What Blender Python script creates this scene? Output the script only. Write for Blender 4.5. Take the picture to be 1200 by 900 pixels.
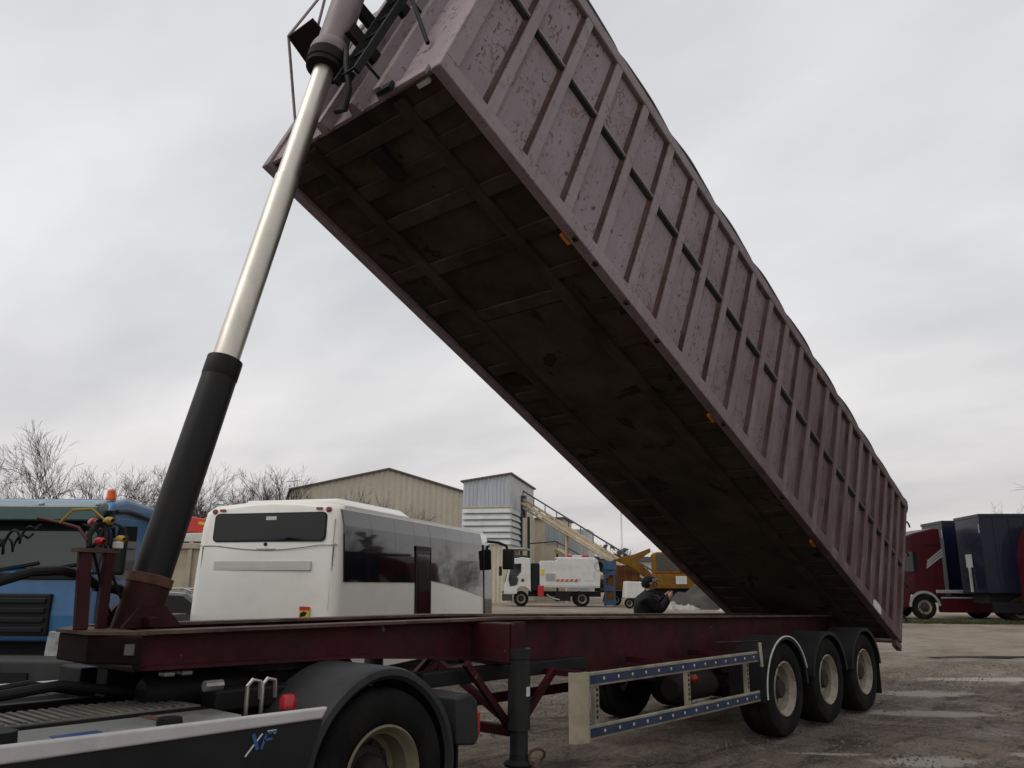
import bpy, math, random
from mathutils import Vector, Matrix, noise
R = math.radians
random.seed(7)
for o in list(bpy.data.objects): bpy.data.objects.remove(o)
S = bpy.context.scene
col = S.collection

# ------------------------------------------------------------------ camera
YAW, PITCH, ROLL = 0.849656, 0.240616, 0.006351
CAM = Vector((-9.3948, -4.0598, 1.6488))
fw = Vector((math.sin(YAW)*math.cos(PITCH), math.cos(YAW)*math.cos(PITCH), math.sin(PITCH)))
rt = Vector((math.cos(YAW), -math.sin(YAW), 0)); up = rt.cross(fw)
r2 = rt*math.cos(ROLL)+up*math.sin(ROLL); u2 = up*math.cos(ROLL)-rt*math.sin(ROLL)
cd = bpy.data.cameras.new('camera'); cam = bpy.data.objects.new('camera', cd); col.objects.link(cam)
cam.matrix_world = Matrix(((r2.x, u2.x, -fw.x, CAM.x), (r2.y, u2.y, -fw.y, CAM.y), (r2.z, u2.z, -fw.z, CAM.z), (0, 0, 0, 1)))
cd.sensor_width = 36; cd.sensor_fit = 'HORIZONTAL'; cd.lens = 954.03/1200*36
cd.clip_start = 0.05; cd.clip_end = 3000
S.camera = cam
FWD = Vector((math.sin(YAW), math.cos(YAW), 0)); RGT = rt.copy()
def yard(lat, dep, z=0.0):            # a spot in the yard: metres right of / ahead of where the photographer stands
    v = Vector((CAM.x, CAM.y, 0))+RGT*lat+FWD*dep; v.z = z; return v

# ------------------------------------------------------------------ sky and sun
SUN_AZ_DIR = (-FWD*0.35-RGT*0.85).normalized(); SUN_EL = R(48)
to_sun = Vector((SUN_AZ_DIR.x*math.cos(SUN_EL), SUN_AZ_DIR.y*math.cos(SUN_EL), math.sin(SUN_EL)))
W = bpy.data.worlds.new('World'); S.world = W; W.use_nodes = True
nt = W.node_tree; nt.nodes.clear(); N = nt.nodes.new; LK = nt.links.new
out = N('ShaderNodeOutputWorld'); bg = N('ShaderNodeBackground'); LK(bg.outputs[0], out.inputs[0])
sky = N('ShaderNodeTexSky'); sky.sky_type = 'NISHITA'; sky.sun_disc = False
sky.sun_elevation = SUN_EL; sky.sun_rotation = math.atan2(to_sun.x, to_sun.y); sky.dust_density = 4.0
tc = N('ShaderNodeTexCoord'); sep = N('ShaderNodeSeparateXYZ'); LK(tc.outputs['Generated'], sep.inputs[0])
zc = N('ShaderNodeMath'); zc.operation = 'MAXIMUM'; LK(sep.outputs['Z'], zc.inputs[0]); zc.inputs[1].default_value = 0.0
za = N('ShaderNodeMath'); za.operation = 'ADD'; LK(zc.outputs[0], za.inputs[0]); za.inputs[1].default_value = 0.22
dv = N('ShaderNodeVectorMath'); dv.operation = 'DIVIDE'; LK(tc.outputs['Generated'], dv.inputs[0])
cmb = N('ShaderNodeCombineXYZ'); [LK(za.outputs[0], cmb.inputs[i]) for i in range(3)]; LK(cmb.outputs[0], dv.inputs[1])
def wnoise(scale, det, rough, loc):
    mp = N('ShaderNodeMapping'); mp.inputs['Location'].default_value = loc; mp.inputs['Rotation'].default_value = (0, 0, 0.5)
    mp.inputs['Scale'].default_value = (1.0, 0.55, 0.3)
    LK(dv.outputs[0], mp.inputs[0]); n = N('ShaderNodeTexNoise'); n.inputs['Scale'].default_value = scale
    n.inputs['Detail'].default_value = det; n.inputs['Roughness'].default_value = rough; LK(mp.outputs[0], n.inputs[0]); return n
n1 = wnoise(1.35, 5, 0.5, (3.1, 0.4, 0)); n2 = wnoise(4.0, 4, 0.5, (0.2, 7.3, 1))
mx = N('ShaderNodeMix'); mx.data_type = 'FLOAT'; mx.inputs[0].default_value = 0.22
LK(n1.outputs[0], mx.inputs[2]); LK(n2.outputs[0], mx.inputs[3])
cr = N('ShaderNodeValToRGB'); LK(mx.outputs[0], cr.inputs[0])
cr.color_ramp.elements[0].position = 0.33; cr.color_ramp.elements[0].color = (0.480, 0.490, 0.508, 1)
cr.color_ramp.elements[1].position = 0.66; cr.color_ramp.elements[1].color = (0.705, 0.703, 0.703, 1)
dt = N('ShaderNodeVectorMath'); dt.operation = 'DOT_PRODUCT'; LK(tc.outputs['Generated'], dt.inputs[0]); dt.inputs[1].default_value = to_sun
mr = N('ShaderNodeMapRange'); LK(dt.outputs['Value'], mr.inputs[0]); mr.inputs[1].default_value = -1; mr.inputs[2].default_value = 1
mr.inputs[3].default_value = 0.86; mr.inputs[4].default_value = 1.22
sc = N('ShaderNodeVectorMath'); sc.operation = 'SCALE'; LK(cr.outputs[0], sc.inputs[0]); LK(mr.outputs[0], sc.inputs['Scale'])
ss = N('ShaderNodeVectorMath'); ss.operation = 'SCALE'; LK(sky.outputs[0], ss.inputs[0]); ss.inputs['Scale'].default_value = 0.008
ad = N('ShaderNodeVectorMath'); ad.operation = 'ADD'; LK(sc.outputs[0], ad.inputs[0]); LK(ss.outputs[0], ad.inputs[1])
# thick air low over the horizon takes a little warmth
hz = N('ShaderNodeMapRange'); LK(zc.outputs[0], hz.inputs[0]); hz.inputs[1].default_value = 0.0; hz.inputs[2].default_value = 0.35
hm = N('ShaderNodeMix'); hm.data_type = 'RGBA'; LK(hz.outputs[0], hm.inputs[0]); hm.inputs[6].default_value = (1.0, 0.945, 0.915, 1); hm.inputs[7].default_value = (1, 1, 1, 1)
ml = N('ShaderNodeVectorMath'); ml.operation = 'MULTIPLY'; LK(ad.outputs[0], ml.inputs[0]); LK(hm.outputs[2], ml.inputs[1])
LK(ml.outputs[0], bg.inputs[0]); bg.inputs[1].default_value = 1.0
sd = bpy.data.lights.new('sun', 'SUN'); sd.energy = 0.7; sd.angle = R(30); sd.color = (1, 0.965, 0.92)
so = bpy.data.objects.new('sun', sd); col.objects.link(so); so.rotation_euler = to_sun.to_track_quat('Z', 'Y').to_euler(); so.location = (-20, -20, 30)
S.view_settings.view_transform = 'Standard'; S.view_settings.look = 'None'; S.view_settings.gamma = 1.0
S.view_settings.exposure = 0.2; S.view_settings.use_curve_mapping = False
S.render.engine = 'CYCLES'
S.render.resolution_x, S.render.resolution_y = 1024, 768

# ------------------------------------------------------------------ materials
def L3(c): return (c[0], c[1], c[2], 1)
class NT:
    def __init__(s, m): s.t = m.node_tree; s.t.nodes.clear()
    def n(s, typ, **kw):
        nd = s.t.nodes.new(typ)
        for k, v in kw.items(): setattr(nd, k, v)
        return nd
    def l(s, a, b): s.t.links.new(a, b)
def noise_nd(g, vec, scale, det=4, rough=0.55, dist=0):
    n = g.n('ShaderNodeTexNoise'); n.inputs['Scale'].default_value = scale; n.inputs['Detail'].default_value = det
    n.inputs['Roughness'].default_value = rough; n.inputs['Distortion'].default_value = dist
    if vec is not None: g.l(vec, n.inputs[0])
    return n.outputs[0]
def ramp_nd(g, fac, p0, p1, c0=(0, 0, 0, 1), c1=(1, 1, 1, 1)):
    r = g.n('ShaderNodeValToRGB'); g.l(fac, r.inputs[0]); e = r.color_ramp.elements
    e[0].position = p0; e[0].color = c0; e[1].position = p1; e[1].color = c1; return r.outputs[0]
def mix_nd(g, fac, a, b):
    m = g.n('ShaderNodeMix', data_type='RGBA')
    if isinstance(fac, (int, float)): m.inputs[0].default_value = fac
    else: g.l(fac, m.inputs[0])
    for i, v in ((6, a), (7, b)):
        if isinstance(v, tuple): m.inputs[i].default_value = v if len(v) == 4 else L3(v)
        else: g.l(v, m.inputs[i])
    return m.outputs[2]
def mul_nd(g, a, b):
    m = g.n('ShaderNodeMath', operation='MULTIPLY')
    for i, v in ((0, a), (1, b)):
        if isinstance(v, (int, float)): m.inputs[i].default_value = v
        else: g.l(v, m.inputs[i])
    return m.outputs[0]
MATS = {}
def mat(name, c, rough=0.6, metal=0.0, var=0.18, scale=2.5, dirt=None, dirt_amt=0.5, dirt_scale=1.6, bump=0.0, bscale=40, spec=0.5, stretch=(1, 1, 1), spots=None, emit=0, coat=0, rvar=0.12):
    m = bpy.data.materials.new(name); m.use_nodes = True; g = NT(m); MATS[name] = m
    o = g.n('ShaderNodeOutputMaterial'); b = g.n('ShaderNodeBsdfPrincipled'); g.l(b.outputs[0], o.inputs[0])
    t = g.n('ShaderNodeTexCoord'); mp = g.n('ShaderNodeMapping'); g.l(t.outputs['Object'], mp.inputs[0]); mp.inputs['Scale'].default_value = stretch
    v = mp.outputs[0]
    lo = tuple(x*(1-var) for x in c); hi = tuple(min(1, x*(1+var)) for x in c)
    colr = mix_nd(g, ramp_nd(g, noise_nd(g, v, scale, 6, 0.62), 0.3, 0.7), lo, hi)
    if dirt:
        f = mul_nd(g, ramp_nd(g, noise_nd(g, v, dirt_scale, 8, 0.68, 0.3), 0.46, 0.72), dirt_amt)
        colr = mix_nd(g, f, colr, dirt)
    if spots:
        f = ramp_nd(g, noise_nd(g, v, spots[1], 3, 0.6, 0.5), spots[2], spots[2]+0.03)
        colr = mix_nd(g, f, colr, spots[0])
    g.l(colr, b.inputs['Base Color'])
    b.inputs['Metallic'].default_value = metal
    r = g.n('ShaderNodeMapRange'); g.l(noise_nd(g, v, scale*2.3, 4), r.inputs[0]); r.inputs[3].default_value = max(0.02, rough-rvar); r.inputs[4].default_value = min(1, rough+rvar)
    g.l(r.outputs[0], b.inputs['Roughness'])
    b.inputs['Specular IOR Level'].default_value = spec
    if coat: b.inputs['Coat Weight'].default_value = coat; b.inputs['Coat Roughness'].default_value = 0.06
    if bump:
        bp = g.n('ShaderNodeBump'); bp.inputs['Strength'].default_value = bump; bp.inputs['Distance'].default_value = 0.02
        g.l(noise_nd(g, v, bscale, 5, 0.6), bp.inputs['Height']); g.l(bp.outputs[0], b.inputs['Normal'])
    if emit:
        b.inputs['Emission Color'].default_value = L3(c); b.inputs['Emission Strength'].default_value = emit
    return m

RUST = (0.10, 0.045, 0.022)
def body_paint(name, base, rustiness=1.0):     # old mauve paint: chalky fading, rust pits, curly scrapes
    m = bpy.data.materials.new(name); m.use_nodes = True; g = NT(m); MATS[name] = m
    o = g.n('ShaderNodeOutputMaterial'); b = g.n('ShaderNodeBsdfPrincipled'); g.l(b.outputs[0], o.inputs[0])
    t = g.n('ShaderNodeTexCoord'); v = t.outputs['Object']
    def mp(s): q = g.n('ShaderNodeMapping'); g.l(v, q.inputs[0]); q.inputs['Scale'].default_value = s; return q.outputs[0]
    c = mix_nd(g, ramp_nd(g, noise_nd(g, v, 1.1, 6, 0.65), 0.3, 0.7), tuple(x*0.84 for x in base), tuple(min(1, x*1.14) for x in base))
    c = mix_nd(g, mul_nd(g, ramp_nd(g, noise_nd(g, mp((6, 1, 0.7)), 2.2, 6, 0.7), 0.5, 0.75), 0.45), c, (base[0]*0.66, base[1]*0.58, base[2]*0.56))   # run-down streaks
    # curly scrapes: thin bands of a noise field, only in patches
    n = noise_nd(g, mp((1.5, 1, 1)), 5.5, 3, 0.5, 0.9)
    s = g.n('ShaderNodeMath', operation='SUBTRACT'); g.l(n, s.inputs[0]); s.inputs[1].default_value = 0.5
    a = g.n('ShaderNodeMath', operation='ABSOLUTE'); g.l(s.outputs[0], a.inputs[0])
    line = ramp_nd(g, a.outputs[0], 0.006, 0.019, (1, 1, 1, 1), (0, 0, 0, 1))
    patch = ramp_nd(g, noise_nd(g, v, 2.3, 3, 0.55), 0.47, 0.55)
    c = mix_nd(g, mul_nd(g, mul_nd(g, line, patch), 0.9*rustiness), c, (0.055, 0.024, 0.013))
    # rust pits
    sp = ramp_nd(g, noise_nd(g, mp((1.6, 1, 0.8)), 13, 2, 0.5, 0.4), 0.645, 0.68)
    dens = ramp_nd(g, noise_nd(g, v, 0.55, 3, 0.5), 0.30, 0.55)
    c = mix_nd(g, mul_nd(g, mul_nd(g, sp, dens), 0.95*rustiness), c, (0.07, 0.026, 0.014))
    sp2 = ramp_nd(g, noise_nd(g, mp((1.2, 1, 0.55)), 6, 3, 0.5, 0.8), 0.655, 0.70)
    c = mix_nd(g, mul_nd(g, sp2, 0.8*rustiness), c, (0.20, 0.10, 0.035))
    # darker red-brown towards the rear bays
    sx = g.n('ShaderNodeSeparateXYZ'); g.l(v, sx.inputs[0])
    rr_ = g.n('ShaderNodeMapRange', interpolation_type='SMOOTHSTEP'); g.l(sx.outputs[0], rr_.inputs[0]); rr_.inputs[1].default_value = -9.5; rr_.inputs[2].default_value = -2.5
    gr_ = mul_nd(g, rr_.outputs[0], ramp_nd(g, noise_nd(g, mp((2.5, 1, 0.6)), 1.8, 6, 0.65), 0.12, 0.52))
    c = mix_nd(g, mul_nd(g, gr_, 0.84), c, (0.066, 0.026, 0.025))
    # long rust runs down the sheets
    run = ramp_nd(g, noise_nd(g, mp((9, 1, 0.35)), 1.3, 5, 0.6, 0.25), 0.60, 0.68)
    c = mix_nd(g, mul_nd(g, mul_nd(g, run, ramp_nd(g, noise_nd(g, v, 0.8, 3, 0.5), 0.40, 0.58)), 0.75*rustiness), c, (0.095, 0.042, 0.022))
    # fine wear
    c = mix_nd(g, mul_nd(g, ramp_nd(g, noise_nd(g, v, 60, 3, 0.6), 0.6, 0.75), 0.3), c, (base[0]*0.5, base[1]*0.45, base[2]*0.45))
    g.l(c, b.inputs['Base Color']); b.inputs['Roughness'].default_value = 0.62; b.inputs['Specular IOR Level'].default_value = 0.3
    bp = g.n('ShaderNodeBump'); bp.inputs['Strength'].default_value = 0.35; bp.inputs['Distance'].default_value = 0.03
    g.l(noise_nd(g, v, 3.0, 4, 0.6), bp.inputs['Height']); g.l(bp.outputs[0], b.inputs['Normal'])
body_paint('mauve_panel', (0.250, 0.194, 0.212))
body_paint('mauve_rib', (0.262, 0.208, 0.222), 0.55)
mat('chassis_red', (0.040, 0.0055, 0.009), 0.6, var=0.45, scale=3.5, dirt=(0.022, 0.011, 0.008), dirt_amt=0.9, dirt_scale=2.2, bump=0.3, bscale=10, spec=0.16, spots=((0.12, 0.085, 0.07), 11, 0.71))
mat('flange_worn', (0.10, 0.065, 0.052), 0.7, var=0.45, scale=5, dirt=(0.045, 0.012, 0.012), dirt_amt=0.9, dirt_scale=3, spec=0.25)
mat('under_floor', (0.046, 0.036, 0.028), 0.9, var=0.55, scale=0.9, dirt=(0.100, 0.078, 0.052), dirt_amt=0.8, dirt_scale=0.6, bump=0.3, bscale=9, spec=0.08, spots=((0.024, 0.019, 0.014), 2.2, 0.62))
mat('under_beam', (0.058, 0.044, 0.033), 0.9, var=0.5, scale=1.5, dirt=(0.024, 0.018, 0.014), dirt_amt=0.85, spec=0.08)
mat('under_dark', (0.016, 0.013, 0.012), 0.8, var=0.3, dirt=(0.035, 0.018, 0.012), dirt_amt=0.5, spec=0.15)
mat('tarp', (0.030, 0.034, 0.034), 0.65, var=0.5, scale=6, dirt=(0.06, 0.04, 0.03), dirt_amt=0.6, dirt_scale=4, bump=0.6, bscale=14, spec=0.2)
mat('ram_black', (0.006, 0.006, 0.006), 0.5, var=0.3, dirt=(0.018, 0.014, 0.010), dirt_amt=0.7, stretch=(3, 3, 0.5), dirt_scale=2, spec=0.25)
mat('chrome', (0.56, 0.525, 0.465), 0.44, metal=1.0, var=0.1, dirt=(0.36, 0.30, 0.235), dirt_amt=0.65, dirt_scale=1.0, stretch=(2, 2, 0.6))
mat('ram_mauve', (0.20, 0.155, 0.165), 0.5, var=0.2, dirt=(0.09, 0.06, 0.05), dirt_amt=0.5)
mat('rust', (0.085, 0.038, 0.02), 0.9, var=0.5, scale=9, bump=0.4)
mat('tyre', (0.008, 0.008, 0.008), 0.9, var=0.3, dirt=(0.026, 0.022, 0.018), dirt_amt=0.7, dirt_scale=2.4, bump=0.25, bscale=30, spec=0.10)
mat('rim_cream', (0.28, 0.25, 0.19), 0.65, var=0.25, dirt=(0.06, 0.045, 0.03), dirt_amt=0.9, dirt_scale=3.5, spots=((0.05, 0.025, 0.015), 16, 0.64))
mat('rim_gold', (0.17, 0.15, 0.095), 0.55, var=0.25, dirt=(0.035, 0.03, 0.02), dirt_amt=0.75, dirt_scale=3, spec=0.3)
mat('hub_dark', (0.028, 0.025, 0.022), 0.7, var=0.3, dirt=(0.06, 0.038, 0.025), dirt_amt=0.5, spec=0.2)
mat('mud_plastic', (0.013, 0.0135, 0.0145), 0.65, var=0.3, dirt=(0.034, 0.030, 0.025), dirt_amt=0.6, bump=0.12, bscale=25, spec=0.2)
mat('grey_plastic', (0.022, 0.023, 0.0245), 0.55, var=0.25, dirt=(0.052, 0.047, 0.040), dirt_amt=0.55, bump=0.08, bscale=60, spec=0.25)
mat('black_metal', (0.008, 0.008, 0.009), 0.6, var=0.3, dirt=(0.026, 0.021, 0.017), dirt_amt=0.5, spec=0.2)
mat('leg_black', (0.015, 0.0155, 0.016), 0.5, var=0.3, dirt=(0.04, 0.034, 0.026), dirt_amt=0.5, dirt_scale=3, spec=0.25)
mat('alu_guard', (0.27, 0.24, 0.18), 0.6, metal=0.1, var=0.2, dirt=(0.09, 0.075, 0.055), dirt_amt=0.8, dirt_scale=4)
mat('cream_post', (0.34, 0.30, 0.215), 0.6, var=0.15, dirt=(0.12, 0.095, 0.06), dirt_amt=0.7, dirt_scale=4)
mat('blue_tape', (0.018, 0.034, 0.075), 0.5, var=0.35, dirt=(0.06, 0.06, 0.062), dirt_amt=0.75, dirt_scale=6, spec=0.25)
mat('white_dot', (0.42, 0.38, 0.30), 0.6)
mat('tractor_white', (0.50, 0.475, 0.475), 0.45, var=0.08, dirt=(0.30, 0.27, 0.24), dirt_amt=0.45, dirt_scale=3)
mat('skirt_dark', (0.010, 0.0105, 0.012), 0.42, var=0.2, dirt=(0.024, 0.022, 0.019), dirt_amt=0.5, spec=0.3)
mat('logo_blue', (0.04, 0.09, 0.25), 0.35, var=0.05)
mat('logo_white', (0.6, 0.62, 0.65), 0.3, var=0.05)
mat('alu_tank', (0.24, 0.24, 0.225), 0.55, metal=0.4, var=0.2, dirt=(0.10, 0.088, 0.074), dirt_amt=0.7, dirt_scale=3)
mat('chequer', (0.17, 0.155, 0.13), 0.6, metal=0.2, var=0.25, dirt=(0.05, 0.045, 0.038), dirt_amt=0.7)
mat('red_plastic', (0.42, 0.012, 0.018), 0.3, var=0.1)
mat('yellow_plastic', (0.40, 0.25, 0.015), 0.5, var=0.2)
mat('amber', (0.65, 0.20, 0.01), 0.3, var=0.1)
mat('orange_beacon', (0.75, 0.13, 0.01), 0.25, var=0.1)
mat('steel', (0.32, 0.31, 0.29), 0.4, metal=0.8, var=0.25, dirt=(0.1, 0.08, 0.06), dirt_amt=0.6, dirt_scale=6)
mat('rubber', (0.008, 0.008, 0.008), 0.6, var=0.2, spec=0.25)
mat('hose_red', (0.10, 0.012, 0.014), 0.6)
mat('plate_white', (0.55, 0.54, 0.51), 0.5, var=0.12, dirt=(0.2, 0.18, 0.16), dirt_amt=0.4, dirt_scale=12)
mat('truck_blue', (0.026, 0.125, 0.285), 0.4, var=0.12, dirt=(0.03, 0.07, 0.11), dirt_amt=0.5, coat=0.2)
mat('visor_teal', (0.016, 0.062, 0.058), 0.22, var=0.2, coat=0.3)
mat('dark_glass', (0.010, 0.012, 0.013), 0.06, var=0.1, rvar=0.03, spec=0.6)
mat('windscreen', (0.016, 0.020, 0.019), 0.07, var=0.1, rvar=0.03, spec=0.6)
mat('bus_glass', (0.006, 0.006, 0.006), 0.03, var=0.1, rvar=0.012, spec=0.7, coat=0.35)
mat('bus_white', (0.74, 0.72, 0.655), 0.35, var=0.03, dirt=(0.58, 0.555, 0.49), dirt_amt=0.4, dirt_scale=1.2, coat=0.2)
mat('seam', (0.10, 0.10, 0.095), 0.6)
mat('vent_grey', (0.50, 0.49, 0.45), 0.6, var=0.06)
mat('trim_black', (0.008, 0.008, 0.008), 0.6, spec=0.25)
mat('trim_grey', (0.05, 0.05, 0.05), 0.6, var=0.15, spec=0.25)
mat('red_lamp', (0.22, 0.03, 0.02), 0.3, var=0.1)
mat('lamp_glass', (0.20, 0.21, 0.21), 0.18, metal=0.4, var=0.6, scale=9)
mat('beige_bed', (0.36, 0.31, 0.23), 0.55, var=0.12, dirt=(0.2, 0.16, 0.11), dirt_amt=0.5)
mat('crane_red', (0.55, 0.035, 0.02), 0.4, var=0.1)
mat('car_black', (0.013, 0.014, 0.016), 0.15, var=0.2, coat=0.7)
mat('clad_beige', (0.50, 0.45, 0.36), 0.6, var=0.06, dirt=(0.38, 0.335, 0.26), dirt_amt=0.5, dirt_scale=0.3)
mat('clad_galv', (0.40, 0.435, 0.475), 0.45, metal=0.35, var=0.14, scale=0.8, dirt=(0.3, 0.29, 0.27), dirt_amt=0.5, dirt_scale=0.7, stretch=(3, 3, 0.3))
mat('clad_pale', (0.46, 0.475, 0.475), 0.5, metal=0.25, var=0.1, scale=0.8, dirt=(0.32, 0.30, 0.26), dirt_amt=0.5, dirt_scale=0.7)
mat('clad_cream', (0.47, 0.42, 0.32), 0.6, var=0.12, dirt=(0.3, 0.25, 0.17), dirt_amt=0.5, dirt_scale=0.6, stretch=(2, 2, 0.5))
mat('roof_dark', (0.10, 0.085, 0.08), 0.7)
mat('conv_beige', (0.46, 0.38, 0.26), 0.6, var=0.15, dirt=(0.24, 0.17, 0.1), dirt_amt=0.6, dirt_scale=0.8)
mat('dark_steel', (0.03, 0.03, 0.032), 0.6)
mat('sweeper_white', (0.56, 0.56, 0.535), 0.45, var=0.06, dirt=(0.36, 0.34, 0.30), dirt_amt=0.5, dirt_scale=1.5)
mat('hatch_red', (0.45, 0.03, 0.02), 0.4)
mat('sign_grey', (0.28, 0.29, 0.29), 0.5)
mat('excavator_yellow', (0.20, 0.095, 0.014), 0.75, var=0.4, scale=1.2, dirt=(0.045, 0.028, 0.016), dirt_amt=0.9, dirt_scale=1.2, spec=0.15)
mat('rusty_orange', (0.15, 0.060, 0.02), 0.85, var=0.45, scale=1.5, dirt=(0.045, 0.025, 0.018), dirt_amt=0.85, dirt_scale=1.2, spec=0.15)
mat('frame_blue', (0.030, 0.075, 0.15), 0.6, var=0.3, dirt=(0.05, 0.05, 0.05), dirt_amt=0.6, dirt_scale=2)
mat('earth', (0.060, 0.056, 0.050), 0.95, var=0.4, scale=0.9, bump=0.8, bscale=5, spec=0.1)
mat('rubble', (0.30, 0.29, 0.26), 0.9, var=0.35, scale=3, spec=0.2)
mat('scania_red', (0.045, 0.0035, 0.007), 0.45, var=0.2, coat=0.1, spec=0.2)
mat('navy_box', (0.004, 0.0065, 0.019), 0.3, var=0.2, coat=0.15, dirt=(0.008, 0.009, 0.015), dirt_amt=0.5, spec=0.2)
mat('silver_trim', (0.30, 0.30, 0.30), 0.5, metal=0.3, var=0.1)
mat('bark', (0.078, 0.058, 0.048), 0.9, var=0.3, scale=3, spec=0.2)
mat('twig', (0.050, 0.030, 0.025), 0.9, var=0.3, scale=1, spec=0.08)
mat('wood_far', (0.060, 0.054, 0.052), 0.95, var=0.3, scale=0.2, spec=0.05)
mat('evergreen', (0.028, 0.032, 0.022), 0.9, var=0.4, scale=0.6, spec=0.2)
mat('grass', (0.050, 0.060, 0.022), 0.9, var=0.4, scale=2, spec=0.2)
mat('pebble', (0.115, 0.100, 0.082), 0.9, var=0.5, scale=0.9, spec=0.15)
mat('jacket', (0.010, 0.010, 0.012), 0.8, var=0.3, scale=6, bump=0.3, bscale=18, spec=0.2)
mat('trousers', (0.022, 0.024, 0.032), 0.85, var=0.25, spec=0.2)
mat('skin', (0.42, 0.23, 0.17), 0.55, var=0.1)
mat('hair_grey', (0.06, 0.055, 0.05), 0.8)
mat('cap_grey', (0.30, 0.30, 0.31), 0.7)
mat('building_white', (0.48, 0.47, 0.46), 0.7, var=0.08)
mat('rear_glass', (0.004, 0.005, 0.005), 0.05, var=0.1, rvar=0.02, spec=0.35)
mat('underside_shade', (0.034, 0.035, 0.032), 0.8, var=0.4, dirt=(0.05, 0.03, 0.02), dirt_amt=0.6, dirt_scale=4, spec=0.15)  # near-black tone painting the shaded undersides of the stiffeners
mat('nose_grime', (0.014, 0.008, 0.007), 0.75, var=0.5, dirt=(0.028, 0.010, 0.010), dirt_amt=0.7, spec=0.12)
mat('shade_rust', (0.062, 0.034, 0.032), 0.85, var=0.45, scale=3, dirt=(0.12, 0.085, 0.085), dirt_amt=0.8, dirt_scale=2.2, stretch=(1, 1, 0.8), spec=0.15)  # rust-brown for the shade line and dirt painted beside each rib
mat('sticker_red', (0.50, 0.03, 0.02), 0.4)
mat('sticker_yellow', (0.60, 0.42, 0.03), 0.4)

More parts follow.
